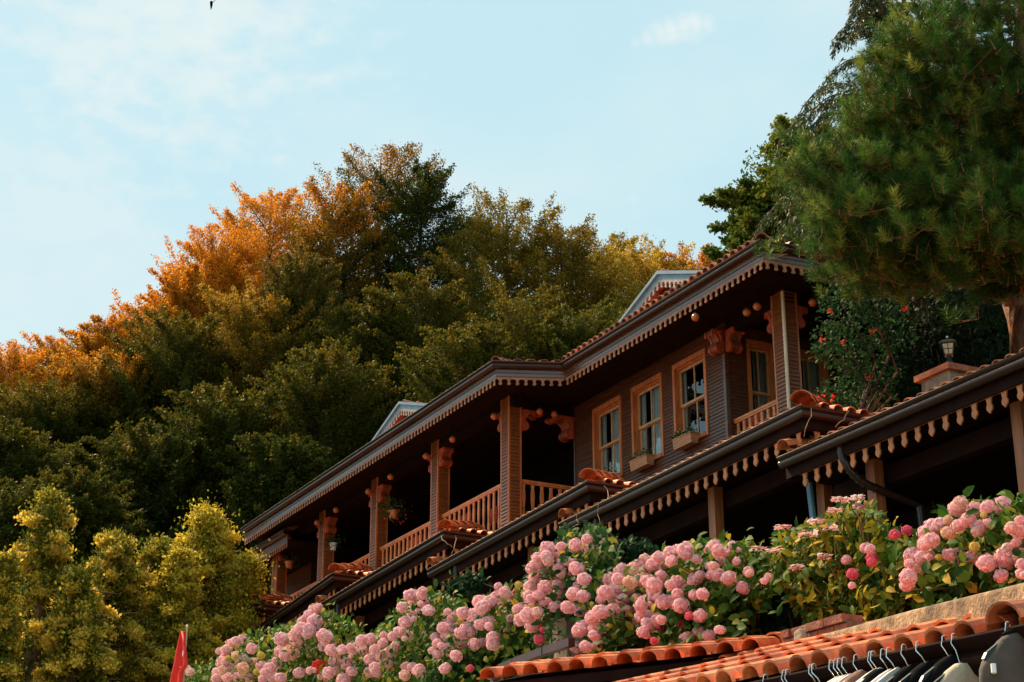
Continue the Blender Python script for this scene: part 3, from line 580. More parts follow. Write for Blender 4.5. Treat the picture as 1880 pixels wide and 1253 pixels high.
# hanging baskets
def basket(u, v, Y, label, potcol, r, flowers, fol):
    c = PY(u, v, Y); t = thing('hanging_basket', label, 'plant pot', c)
    MB().lathe([(r * .7, -.1), (r, .06), (r * 1.08, .06), (r * 1.08, .09), (r * .95, .09), (.001, .07)], c, 14).build('pot', potcol, t, True)
    w = MB(); [w.tube([c + (math.cos(a) * r, math.sin(a) * r, .08), c + (0, 0, .62)], .004, 4) for a in (0, 2.1, 4.2)]; w.tube([c + (0, 0, .6), c + (0, 0, 1.3)], .004, 4); w.build('cord', 'soffit', t)
    n = fol; P = c + np.stack([RNG.normal(0, r * 1.2, n), RNG.normal(0, r * 1.2, n), .1 + RNG.normal(.04, .13, n)], 1); leaves('foliage', P, RNG.uniform(.05, .09, n), mixcol(n, GR), t, 'leafthick')
    if flowers is not None:
        n = 70; P = c + np.stack([RNG.normal(0, r * 1.5, n), RNG.normal(0, r * 1.3, n), RNG.normal(0.02, .15, n)], 1); leaves('flowers', P, RNG.uniform(.05, .08, n), mixcol(n, flowers), t, 'petal')
basket(722, 945, 15.95, 'trailing basket of dark pink flowers hanging in the gallery beside the middle column', 'terra', .13, [(.55, .03, .06), (.7, .08, .12)], 330)
basket(612, 1004, 15.95, 'white pot with spiky leaves hanging in the gallery right of the fourth column', 'white', .1, None, 180)
basket(531, 1037, 15.95, 'orange clay pot with green plant hanging right of the leftmost column', 'terra', .12, None, 240)
# cushions on gallery benches
for (u, v, w, l) in ((855, 958, .55, 'broad red cushion behind the railing next to the corner column'), (818, 972, .35, 'small red cushion low behind the railing beside the second column'), (905, 948, .4, 'patterned red cushion tucked by the corner column'), (762, 1000, .8, 'red bench cushion behind the middle railing'), (628, 1053, .4, 'red cushion behind the left railing'), (1378, 775, .7, 'red cushion behind the porch railing'), (925, 940, .3, 'red cushion end beside the corner column base')):
    c = PY(u, v, 16.35 if u < 1000 else 17.75); m = MB(); n = 8; P = []; F_ = []
    for s in (-1, 1):
        for i in range(n + 1):
            for j in range(n + 1):
                a = i / n * 2 - 1; b = j / n * 2 - 1; th = .07 * (1 - a ** 4) ** .5 * (1 - b ** 4) ** .5; P.append((c[0] + a * w / 2, c[1] + s * th, c[2] + b * .19 * (1 - .06 * a * a)))
    for s in (0, 1):
        for i in range(n):
            for j in range(n):
                q = [s * (n + 1) ** 2 + i * (n + 1) + j, s * (n + 1) ** 2 + (i + 1) * (n + 1) + j, s * (n + 1) ** 2 + (i + 1) * (n + 1) + j + 1, s * (n + 1) ** 2 + i * (n + 1) + j + 1]; F_.append(tuple(q if s == 0 else q[::-1]))
    tag(m.add(P, F_).build('cushion', 'cushion', None, True, c), l, 'cushion', 'red cushions in the gallery')
# strings tied round the skirt gutters
def string(pts, Y, label):
    P = [PY(u, v, y) for (u, v), y in zip(pts, Y)]; m = MB(); Q = []
    for i in range(len(P) - 1):
        for k in range(5): t = k / 5; Q.append(P[i] * (1 - t) + P[i + 1] * t + np.array([0, 0, .02 * math.sin(t * math.pi)]))
    Q.append(P[-1]); tag(m.tube(Q, .007, 5).build('string', 'string', None, False, P[0]), label, 'string', 'strings tied round the gutters')
string([(1489, 745), (1490, 765), (1481, 782), (1476, 802)], [14.4, 14.2, 14.15, 14.2], 'brown string looped over the right corner gutter')
string([(1559, 754), (1549, 772), (1534, 784)], [15.0, 14.8, 14.5], 'pale string slanting from the return gutter of the right corner')
string([(1102, 890), (1115, 899), (1117, 912), (1115, 922)], [14.6, 14.4, 14.3, 14.25], 'pale string arching over the middle corner gutter')
string([(1099, 922), (1097, 945), (1102, 960), (1101, 970)], [14.12, 14.1, 14.1, 14.2], 'thin string hanging down the middle gutter end')
string([(1060, 943), (1058, 955), (1062, 961)], [14.12, 14.1, 14.1], 'short string knotted at the middle gutter tip')
string([(833, 980), (838, 990), (833, 1010), (828, 1022)], [14.6, 14.3, 14.2, 14.2], 'pale string hanging from the fourth corner gutter')
string([(808, 980), (812, 992), (822, 1000), (830, 1005)], [14.2, 14.15, 14.2, 14.3], 'string sagging under the fourth corner gutter')
# stone pier with tiled cap and lantern
pc = PY(1745, 682, 16.3); pt = thing('stone_pillar', 'squat stone pillar with a red sloping coping, rising behind the right tiled eave', 'pillar', (pc[0], pc[1], pc[2] - .9))
MB().box(pc[0] - .3, pc[0] + .3, pc[1] - .3, pc[1] + .3, 8.96, pc[2] - .05).build('shaft', 'stone', pt)
m = MB(); X, Y, Z = pc; w = .37; m.add([(X - w, Y - w, Z - .12), (X + w, Y - w, Z - .12), (X + w, Y + w, Z - .12), (X - w, Y + w, Z - .12), (X - w, Y - w, Z - .03), (X + w, Y - w, Z - .03), (X + w, Y + w, Z - .03), (X - w, Y + w, Z - .03), (X, Y, Z + .12)], [(3, 2, 1, 0), (0, 1, 5, 4), (1, 2, 6, 5), (2, 3, 7, 6), (3, 0, 4, 7), (4, 5, 8), (5, 6, 8), (6, 7, 8), (7, 4, 8)]); m.build('coping', 'tile', pt)
lc = np.array((X, Y, Z + .1)); lt = thing('lantern', 'small black lantern with cream glass standing on the stone pillar', 'lantern', lc)
MB().lathe([(.085, -.02), (.08, .03), (.045, .06), (.035, .13), (.05, .14)], lc, 4).build('base', 'blackmetal', lt)
m = MB(); m.lathe([(.001, .14), (.075, .14), (.115, .31), (.001, .31)], lc, 4); m.build('lamp_glass', 'lampglass', lt)
m = MB()
for k in range(4):
    a = math.pi / 2 * k; b = a + math.pi / 2; c0 = lambda a, r, z: lc + (math.cos(a) * r, math.sin(a) * r, z)
    m.tube([c0(a, .08, .14), c0(a, .12, .315)], .008, 4); m.tube([c0(a, .1, .225), c0(b, .1, .225)], .006, 4); m.tube([c0(a, .08, .145), c0(b, .08, .145)], .007, 4)
    m.tube([(c0(a, .08, .14) + c0(b, .08, .14)) / 2, (c0(a, .12, .31) + c0(b, .12, .31)) / 2], .006, 4)
m.build('cage', 'blackmetal', lt)
m = MB(); m.lathe([(.12, .3), (.165, .305), (.17, .32), (.09, .37), (.05, .375), (.03, .4), (.001, .41)], lc, 4); m.build('cap', 'blackmetal', lt); MB().sphere(lc + (0, 0, .425), .018, 8).build('finial', 'white', lt, True)
# =================================================================== SHOP ROOF, RACK
SA = PY(1313, 1251, 6.0); SB = PY(1840, 1151, 6.2); sdz = (SB[2] - SA[2]) / (SB[0] - SA[0])
shop = thing('shop_roof', 'low clay tile shop roof with timber beam in the bottom right foreground', 'roof', (-9, 6.5, 3))
sp = math.radians(17); sx = SB - SA; sx /= sx[0]; A = SA - sx * 5.2 + (0, 0, -.05); B = SB + sx * 1.6 + (0, 0, -.05)
def upslope(a, b, p): e = (b - a) / np.linalg.norm(b - a); h = np.array([-e[1], e[0], 0]); h /= np.linalg.norm(h); return h * math.cos(p) + np.array([0, 0, math.sin(p)])
def low_roof(A, B, sup, rows, parent, seed, L):
    m = MB(); tile_field(m, A, B, sup, rows, .56 if rows > 4 else .42, .22, r=.078, seed=seed, lift=.038)
    if rows > 4: c = PY(1852, 1152, 6.16); cap_tiles(m, c, c + sup * 1.2, r=.12, L=.45)
    m.build('roof_tiles', 'tile', parent)
    m = MB(); k = sup / np.linalg.norm(sup[:2]); quad(m, A + k * .05 + (0, 0, -.02), B + k * .05 + (0, 0, -.02), B + sup * L + (0, 0, -.02), A + sup * L + (0, 0, -.02)); quad(m, A + k * .05 + (0, 0, -.05), A + sup * L + (0, 0, -.05), B + sup * L + (0, 0, -.05), B + k * .05 + (0, 0, -.05)); m.build('roof_deck', 'dark', parent)
    m = MB(); m.beam(A + k * .1 + (0, 0, -.075), B + k * .1 + (0, 0, -.075), .1, .08); m.beam(A + k * .35 + (0, 0, -.1), B + k * .35 + (0, 0, -.1), .1, .12); m.build('beam', 'beam' if rows > 4 else 'dark', parent)
sup = upslope(A, B, sp); low_roof(A, B, sup, 5, shop, 77, 2.9)
m = MB(); m.box(A[0], B[0] + 1, 8.2, 8.4, .3, 3.3); m.build('back_wall', 'dark', shop)
Q1 = PY(1402, 1196, 7.55); Q0 = CAM + ray(875, 1254) * ((Q1[2] - CAM[2]) / ray(875, 1254)[2]); r2 = thing('tile_roof', 'upper strip of clay tiles rising to the right below the wide pink hydrangea', 'roof', (Q0[0], Q0[1], Q0[2])); low_roof(Q0, Q1, upslope(Q0, Q1, math.radians(14)), 2, r2, 5, .8)
for x in (A[0] + 3, B[0] - .3, B[0] - 3.4):
    MB().box(x - .06, x + .06, 6.25, 6.37, 0, 3.0).build('post', 'post', shop)
MB().beam((A[0] + .1, 6.05, SA[2] - .02 + (A[0] - SA[0]) * sdz), (A[0] + .1, 6.0, 3), .01, .01)
# rack gutter
RA = PY(1425, 1257, 5.7); RB = PY(1885, 1162, 5.7); rk = MB(); dd = RB - RA; rk.sweep([(a * 1.1, b * 1.15) for a, b in GUT], [RA - dd * .4, RB + dd * .1]); rack = rk.build('clothes_rail', 'darkrail', None, True, RA)
tag(rack, 'long dark brown gutter rail under the shop roof with clothes hangers on it', 'rail')
def at_rail(u):
    best = min(np.linspace(-.4, 1.08, 600), key=lambda t: abs(proj(RA + dd * t)[0] - u)); return RA + dd * best + np.array([0, -.15, .012])
def proj(p):
    q = np.array(p) - CAM; z = q @ FW; return (940 + FPX * (q @ Rv) / z, 626.5 - FPX * (q @ UP) / z)
def hanger(u, label, body='white', garment=None, h=.1, lean=.03, woodw=.2, name='clothes_hanger'):
    h *= .82; lean *= .8; c = at_rail(u); t = thing(name, label, 'clothes hanger' if garment is None else 'hanging garment', c, 'hangers on the rail'); r = .018
    pts = [c + np.array([0.004 * k * .3, r - r * math.cos(a) - .01 if False else .018 * math.cos(a), .018 * math.sin(a)]) for k, a in enumerate([math.radians(x) for x in range(-20, 200, 22)])]
    pts += [c + np.array([lean * .3, -.022, -.03]), c + np.array([lean, -.012, -.065]), c + np.array([lean * 1.3, 0, -h])]
    MB().tube(pts, .0028, 6).build('hook', 'metal', t, True)
    o = c + np.array([lean * 1.3, 0, -h]); b = MB(); y = []
    # shoulders run across the rail (Y)
    prof = [(-woodw, -.13), (-woodw * .9, -.1), (-.06, -.02), (0, .012), (.06, -.02), (woodw * .9, -.1), (woodw, -.13), (woodw * .9, -.135), (.06, -.06), (0, -.04), (-.06, -.06), (-woodw * .9, -.135)]
    b.prism(prof, (.018, 0, 0), o, (0, 1, 0)); b.build('shoulders', body, t)
    if garment:
        g = MB(); n = 28; P = []; lv = [(.0, .035, .03), (-.015, .06, .04), (-.04, .1, .045), (-.08, .16, .05), (-.12, .205, .055), (-.16, .225, .058), (-.22, .23, .06), (-.4, .215, .065), (-.9, .24, .075)]
        for q, (z, a, b_) in enumerate(lv):
            for k in range(n):
                th = 2 * math.pi * k / n; w = 1 + .1 * math.sin(th * 7 + u) * min(1, q / 5); P.append(o + np.array([.01 + b_ * w * math.cos(th), a * (1 + .02 * math.sin(th * 5)) * math.sin(th), z - .025 * abs(math.sin(th)) ** 3 * (q > 2)]))
        g.add(P, [(q * n + k, q * n + (k + 1) % n, (q + 1) * n + (k + 1) % n, (q + 1) * n + k) for q in range(len(lv) - 1) for k in range(n)]); g.build('garment', garment, t, True)
        if garment == 'grey_cloth': MB().tube([o + (.06, -.19, -.16), o + (.065, -.195, -.2)], .012, 8).build('size_tag', 'white', t, True); MB().tube([o + (0, .05 * math.sin(x), -.01 + .02 * math.cos(x)) + np.array([.035 * math.cos(x), 0, 0]) for x in [math.pi * 2 * y / 12 for y in range(13)]], .014, 6).build('collar', 'black', t, True)
for u, l, b, g, h, ln in ((1446, 'white hanger hook at the far left end of the rail', 'white', None, .1, .03), (1481, 'left hook of the close pair near the left end of the rail', 'white', None, .1, .03), (1487, 'right hook of the close pair near the left end of the rail', 'white', None, .1, .03),
        (1531, 'left hook of the second pair, leaning right', 'white', 'black', .13, .05), (1536, 'right hook of the second pair, leaning right', 'white', 'black', .13, .06),
        (1568, 'first hanger of the row of four white hangers', 'white', None, .1, .04), (1577, 'second hanger of the row of four white hangers', 'white', None, .1, .04), (1583, 'third hanger of the row of four white hangers', 'white', None, .1, .04), (1592, 'fourth hanger of the white row, ivory coloured', 'white', None, .1, .04),
        (1614, 'brass hook carrying a brown knitted garment', 'beige', 'pinkbrown', .09, .03), (1641, 'white wooden hanger left of the two large ivory ones', 'white', None, .1, .03), (1646, 'hook with black garment beside the small white hanger', 'white', 'black', .1, .04),
        (1664, 'left one of two large ivory hangers', 'white', None, .12, .04), (1674, 'right one of two large ivory hangers', 'white', None, .12, .05), (1702, 'half hidden hook holding a black garment', 'blackmetal', 'black', .12, .03),
        (1729, 'hook with black coat, right of the ivory hangers', 'blackmetal', 'black', .12, .05), (1777, 'hook with black dotted blouse', 'blackmetal', 'black', .11, .03), (1795, 'blue necked hanger with beige striped shirt', 'blackmetal', 'beige', .16, .03), (1895, 'grey jacket with dark collar at the right edge', 'blackmetal', 'grey_cloth', .05, .03)):
    hanger(u, l, b, g, h, ln)
c = at_rail(1626) + np.array([.05, -.05, -.2]); m = MB(); m.sphere(c, .07, 12); tag(m.build('red_pompom', 'redcloth', None, True, c), 'round red woollen hat among the hangers', 'hat')
# =================================================================== WALLS IN FRONT
cw0 = PY(1508, 1166, 7.45); cw1 = PY(1895, 1064, 6.4); cd = cw1 - cw0; cl = float(np.hypot(cd[0], cd[1])); ca = np.array([cd[0] / cl, cd[1] / cl, 0]); cn = np.array([-ca[1], ca[0], 0]) * .3
m = MB(); m.prism([(0, 0), (0, cw0[2] - .12), (.07, cw0[2]), (cl * .5, (cw0[2] + cw1[2]) / 2 + .012), (cl, cw1[2]), (cl, 0)], cn, (cw0[0], cw0[1], 0), ca); o = m.build('concrete_wall', 'concrete', None, False, (cw0[0], 8, 0)); bv = o.modifiers.new('b', 'BEVEL'); bv.width = .025; bv.segments = 3
tag(o, 'low stained concrete parapet above the shop tiles at the right', 'wall')
bw = thing('brick_wall', 'broken brick and rubble wall piece beside the concrete parapet', 'wall', (cw0[0] - .4, 8.2, 3)); m = MB(); x0 = PY(1440, 1170, 7.7)[0]; z1 = PY(1470, 1142, 7.7)[2]; m.box(x0, cw0[0] - .005, 7.7, 7.95, 0, z1 - .09); m.build('mortar_core', 'mortar', bw)
m = MB(); z = z1 - .75; row = 0; rr = random.Random(3)
while z < z1 - .05:
    x = x0 - (row % 2) * .1
    while x < cw0[0] - .02:
        L = .2 + rr.uniform(-.02, .02); a = max(x, x0); b = min(x + L, cw0[0] - .01)
        if b - a > .03 and rr.random() > .06: m.box(a, b, 7.67 + rr.uniform(-.015, .02), 7.8 + rr.uniform(0, .12), z, z + .058)
        x += L + .014
    z += .073; row += 1
m.build('bricks', 'brick', bw)
for (u, v, s, l) in ((1470, 1178, .06, 'small brown stone low in the rubble'),):
    c = PY(u, v, 7.62); m = MB(); P = [(-s, -s * 1.5), (-s * .2, -s * 1.7), (s * .9, -s * 1.2), (s, s * .6), (s * .3, s * 1.6), (-s * .8, s * 1.3)]; m.prism(P, (0, .06, 0), (c[0], c[1] - .03, c[2])); o = m.build('stone', 'stone', None, False, c); bv = o.modifiers.new('b', 'BEVEL'); bv.width = .02; bv.segments = 2; tag(o, l, 'stone')
rw = MB(); xs = np.linspace(-62, x0, 30); P = []
for x in xs: zt = float(ground_h(x, 12)) - .02; P += [(x, 8.75, -1), (x, 8.75, zt), (x, 9.05, zt), (x, 9.05, -1)]
rw.add(P, [(4 * i + a, 4 * i + 4 + a, 4 * i + 4 + (a + 1) % 4, 4 * i + (a + 1) % 4) for i in range(29) for a in range(4)]); tag(rw.build('retaining_wall', 'stone'), 'long rough stone retaining wall below the pink hydrangeas', 'wall')
for pts, Y, l in ((((907, 1262), (909, 1246), (920, 1228), (945, 1217), (1000, 1196), (1048, 1180)), 7.7, 'bent brown metal gutter rising to the right below the flowers'), (((954, 1234), (1000, 1229), (1052, 1224)), 7.5, 'short straight brown gutter with a pale open end')):
    m = MB(); P = [PY(u, v, Y) for u, v in pts]
    for p, q in zip(P[:-1], P[1:]): m.beam(p, q + (q - p) * .03, .07, .075)
    o = m.build('metal_gutter', 'rustgutter', None, False, P[0]); tag(o, l, 'gutter')
c = PY(1062, 1205, 8.3); m = MB(); zc = c[2]; m.box(c[0] - .16, c[0] + .12, 8.1, 8.5, 0, zc + .35); tag(m.build('stone_pier', 'stone', None, False, (c[0], 8.3, 0)), 'pale weathered stone pier behind the brown gutters', 'pier')
# =================================================================== FLAG
fp = PY(343, 1158, 7.0); ft = thing('flag', 'drooping red flag with a white crescent patch in front of the left skirt roofs', 'flag', (fp[0], 7, 2.2))
MB().tube([(fp[0] - .02, 7, 2.2), (fp[0], 7, fp[2] + .05)], [.02, .013], 8).build('pole', 'beige', ft, True); MB().sphere(fp + (0, 0, .06), .022, 8).build('finial', 'cream', ft, True)
LE = [(342, 1160), (336, 1180), (331, 1200), (327, 1220), (322, 1245), (317, 1275), (313, 1310)]; RE = [(344, 1160), (348, 1182), (351, 1202), (353, 1221), (342, 1236), (341, 1275), (341, 1310)]
m = MB(); P = []; n = 16
for (a, b) in zip(LE, RE):
    A_ = PY(*a, 7.0); B_ = PY(*b, 7.0)
    for j in range(n + 1): t = j / n; P.append(A_ * (1 - t) + B_ * t + np.array([-.0, -.05 - .035 * math.sin(t * 9 + len(P) * .004), 0]))
k = len(LE); m.add(P, [(i * (n + 1) + j, i * (n + 1) + j + 1, (i + 1) * (n + 1) + j + 1, (i + 1) * (n + 1) + j) for i in range(k - 1) for j in range(n)]); fo = m.build('cloth', 'redcloth', ft, True); sd_ = fo.modifiers.new('s', 'SOLIDIFY'); sd_.thickness = .004
m = MB(); c = PY(336, 1200, 6.9); m.prism([(-.012 + .014 * math.cos(t) , .042 * math.sin(t)) for t in [2 * math.pi * q / 16 for q in range(16)]], (0, .004, 0), c); c = PY(330.5, 1225, 6.9); m.prism([(.006 * math.cos(t), .009 * math.sin(t)) for t in [2 * math.pi * q / 8 for q in range(8)]], (0, .004, 0), c); m.build('crescent', 'white', ft)
# bird
c = PD(388, 8, 90); m = MB(); m.tube([c + (-.35, .1, -.1), c + (-.1, .03, 0), c + (.15, -.05, .02), c + (.3, -.08, 0)], [.02, .07, .08, .02], 6); m.add([c + (-.05, 0, 0), c + (.1, -.03, 0), c + (-.4, .1, .45), c + (.05, -.03, .02), c + (-.1, 0, .02), c + (.35, .3, .35)], [(0, 1, 2), (3, 4, 5)]); tag(m.build('bird', 'black', None, False, c), 'tiny dark bird flying high in the left sky', 'bird')
# =================================================================== TREES
def spray_crown(base, top, R, nspray, nleaf, lsize, elev, cols_fn, wid=.5, sprd=.55, tlo=.08, profile=None, droop=0, inner=.12):
    H = top[2] - base[2]; P = []; C_ = []; br = []
    prof = profile or (lambda t: max(.08, 1 - ((t - .45) / .6) ** 4) ** .5)
    per = nleaf // nspray
    for i in range(nspray):
        t = tlo + (1 - tlo) * (i + RNG.uniform(0, 1)) / nspray * .97; ph = RNG.uniform(0, 2 * math.pi); e = math.radians(RNG.uniform(*elev)); rr = R * prof(t) * RNG.uniform(.55, 1.12)
        ax = base + (top - base) * t; tip = ax + np.array([math.cos(ph) * rr, math.sin(ph) * rr, 0]); st = ax - np.array([0, 0, rr * math.tan(e) * .7]); st[2] = max(st[2], base[2] + .02 * H)
        tip[2] += rr * math.tan(e) * .1
        if t > .93: tip = ax + np.array([math.cos(ph) * rr * .7, math.sin(ph) * rr * .7, R * RNG.uniform(-.1, .12)])
        n = int(per * (.5 + rr / R)); s = RNG.beta(2.2, 1.2, n); sc_ = wid * (1.05 - .85 * s)
        q = st + (tip - st) * s[:, None]; q[:, 2] -= droop * s ** 2 * rr; q += rnd(n) * sc_[:, None] * sprd * np.array([1, 1, .7]); P.append(q); C_.append(cols_fn(n, t + RNG.normal(0, .09), s, ph)); br.append((st, tip))
    n = int(nleaf * inner); a = RNG.uniform(tlo, .9, n); ph = RNG.uniform(0, 2 * math.pi, n); r = R * .7 * np.sqrt(RNG.uniform(0, 1, n)) * np.array([prof(x) for x in a])
    q = base + (top - base) * a[:, None] + np.stack([r * np.cos(ph), r * np.sin(ph), np.zeros(n)], 1); P.append(q); C_.append(cols_fn(n, .2, np.zeros(n), 0))
    return np.concatenate(P), np.concatenate(C_), br
def tree(name, label, cat, top_uv, dist, wpx, nleaf, lsize, cols_fn, elev=(45, 68), nspray=90, group=None, base_z=None, lean=(0, 0), **kw):
    top = PD(*top_uv, dist); bx, by = top[0] + lean[0], top[1] + lean[1]; gz = float(ground_h(bx, by)) - .3 if base_z is None else base_z; R = wpx * dist / FPX
    base = np.array([bx, by, gz]); t = thing(name, label, cat, base, group); cb = base + (top - base) * kw.pop('cb', .1)
    P, C_, br = spray_crown(cb, top, R, nspray, nleaf, lsize, elev, cols_fn, wid=kw.pop('wid', R * .28), **kw)
    k = len(P); U = norm(rnd(k) + np.array([0, 0, .5])); D = norm(rnd(k) + np.array([0, 0, .7])); V, F = scatter(RH_V, RH_F, P, D, U, lsize * RNG.uniform(.7, 1.3, k)); np_mesh('crown', V, F, M['leaf'], t, np.repeat(C_, 4, 0))
    m = MB(); H = top[2] - gz; m.tube([base + (top - base) * x for x in (0, .25, .5, .75, .95)], [max(.16, R * .07) * q for q in (1.2, 1, .75, .45, .1)], 8)
    for st, tip in br[::max(1, len(br) // 34)]: a = base + (top - base) * np.clip((st[2] - gz) / H, .1, .9); m.tube([a, (a + tip) / 2 + (0, 0, .1), tip], [.05, .025, .006], 5)
    m.build('trunk', 'bark', t); return t
def forest_cols(green, warm, lo, hi, leafmix=.25):  # warm tone grows with height: autumn tint plus sunlit tops put into leaf colour
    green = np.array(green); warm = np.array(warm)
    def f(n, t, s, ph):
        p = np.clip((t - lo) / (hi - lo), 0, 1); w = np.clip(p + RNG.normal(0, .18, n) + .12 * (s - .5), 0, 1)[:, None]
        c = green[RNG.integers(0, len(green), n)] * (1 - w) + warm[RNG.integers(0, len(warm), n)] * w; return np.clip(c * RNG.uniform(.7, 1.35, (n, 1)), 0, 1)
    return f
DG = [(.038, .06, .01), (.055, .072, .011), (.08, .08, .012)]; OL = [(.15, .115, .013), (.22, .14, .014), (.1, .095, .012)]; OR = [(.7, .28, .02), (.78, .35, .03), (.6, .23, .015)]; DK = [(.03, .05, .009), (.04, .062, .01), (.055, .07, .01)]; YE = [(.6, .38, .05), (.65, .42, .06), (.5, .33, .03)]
G1 = 'forest trees on the slope behind the house'
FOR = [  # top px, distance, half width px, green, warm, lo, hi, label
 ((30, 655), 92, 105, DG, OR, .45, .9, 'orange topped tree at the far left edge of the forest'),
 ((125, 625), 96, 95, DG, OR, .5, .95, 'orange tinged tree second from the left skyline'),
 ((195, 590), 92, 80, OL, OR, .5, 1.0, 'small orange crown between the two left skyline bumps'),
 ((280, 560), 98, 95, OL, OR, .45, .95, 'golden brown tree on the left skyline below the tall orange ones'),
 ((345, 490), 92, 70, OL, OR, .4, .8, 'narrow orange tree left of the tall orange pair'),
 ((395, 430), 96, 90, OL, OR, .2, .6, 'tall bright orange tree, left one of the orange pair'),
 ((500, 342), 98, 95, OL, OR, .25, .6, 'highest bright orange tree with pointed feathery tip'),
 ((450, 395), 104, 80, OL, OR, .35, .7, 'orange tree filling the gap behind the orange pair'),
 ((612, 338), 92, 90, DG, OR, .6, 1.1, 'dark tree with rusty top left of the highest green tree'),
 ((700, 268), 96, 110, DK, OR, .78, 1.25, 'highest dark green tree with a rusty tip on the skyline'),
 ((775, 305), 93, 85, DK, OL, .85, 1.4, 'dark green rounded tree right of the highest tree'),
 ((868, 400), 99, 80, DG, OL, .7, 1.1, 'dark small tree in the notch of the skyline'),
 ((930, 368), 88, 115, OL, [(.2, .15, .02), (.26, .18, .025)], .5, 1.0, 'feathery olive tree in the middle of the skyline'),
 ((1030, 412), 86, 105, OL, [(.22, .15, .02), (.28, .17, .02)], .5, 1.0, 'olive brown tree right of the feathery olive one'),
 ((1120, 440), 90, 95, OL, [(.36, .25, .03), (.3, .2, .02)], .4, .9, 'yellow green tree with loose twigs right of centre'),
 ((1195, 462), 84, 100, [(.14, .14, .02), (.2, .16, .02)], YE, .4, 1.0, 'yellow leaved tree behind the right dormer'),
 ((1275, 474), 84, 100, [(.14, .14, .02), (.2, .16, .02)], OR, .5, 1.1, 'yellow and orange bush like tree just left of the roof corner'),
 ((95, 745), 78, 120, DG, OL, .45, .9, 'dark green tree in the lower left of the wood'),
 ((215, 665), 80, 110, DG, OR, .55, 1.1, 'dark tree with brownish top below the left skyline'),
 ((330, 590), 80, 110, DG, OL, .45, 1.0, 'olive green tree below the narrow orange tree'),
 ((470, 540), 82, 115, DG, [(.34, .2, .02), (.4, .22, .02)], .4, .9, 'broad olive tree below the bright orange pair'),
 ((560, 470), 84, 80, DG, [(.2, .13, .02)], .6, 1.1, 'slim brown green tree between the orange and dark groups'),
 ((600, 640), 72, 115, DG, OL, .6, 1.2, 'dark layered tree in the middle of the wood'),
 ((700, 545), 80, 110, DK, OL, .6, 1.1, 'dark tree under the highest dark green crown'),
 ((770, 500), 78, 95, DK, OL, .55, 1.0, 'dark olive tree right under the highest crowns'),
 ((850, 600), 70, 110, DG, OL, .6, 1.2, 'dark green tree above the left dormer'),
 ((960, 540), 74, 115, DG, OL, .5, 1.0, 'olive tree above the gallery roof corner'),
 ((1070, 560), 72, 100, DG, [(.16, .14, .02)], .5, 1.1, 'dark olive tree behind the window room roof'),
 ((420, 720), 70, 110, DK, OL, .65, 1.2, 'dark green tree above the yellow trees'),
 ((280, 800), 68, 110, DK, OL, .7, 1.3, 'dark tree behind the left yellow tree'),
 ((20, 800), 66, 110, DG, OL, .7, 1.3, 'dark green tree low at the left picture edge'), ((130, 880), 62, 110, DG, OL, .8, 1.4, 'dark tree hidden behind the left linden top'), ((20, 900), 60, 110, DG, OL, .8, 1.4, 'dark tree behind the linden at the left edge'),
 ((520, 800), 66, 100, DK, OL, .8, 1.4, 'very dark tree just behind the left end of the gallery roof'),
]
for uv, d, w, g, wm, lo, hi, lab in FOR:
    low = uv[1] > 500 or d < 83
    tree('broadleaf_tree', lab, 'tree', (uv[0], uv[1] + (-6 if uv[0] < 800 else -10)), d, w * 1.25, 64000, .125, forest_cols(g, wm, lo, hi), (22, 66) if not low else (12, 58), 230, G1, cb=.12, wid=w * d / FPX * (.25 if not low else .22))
# right broadleaf
tree('broadleaf_tree', 'fresh green maple like tree between the roof corner and the pine', 'tree', (1462, 238), 44, 165, 60000, .12, forest_cols([(.045, .085, .012), (.07, .11, .015)], [(.2, .2, .02), (.16, .18, .02)], .5, 1.2), (0, 45), 110, wid=.5, cb=.5)
tree('broadleaf_tree', 'lower green tree crown just left of the roof corner tiles', 'tree', (1392, 345), 43, 100, 34000, .12, forest_cols([(.045, .085, .012), (.07, .11, .015)], [(.2, .2, .02)], .6, 1.2), (0, 45), 70, wid=.45, cb=.5)
tree('broadleaf_tree', 'dark green tree behind the pine and maple like tree', 'tree', (1545, 240), 48, 130, 40000, .15, forest_cols(DG, OL, .7, 1.3), (10, 50), 80, wid=.6, cb=.4)
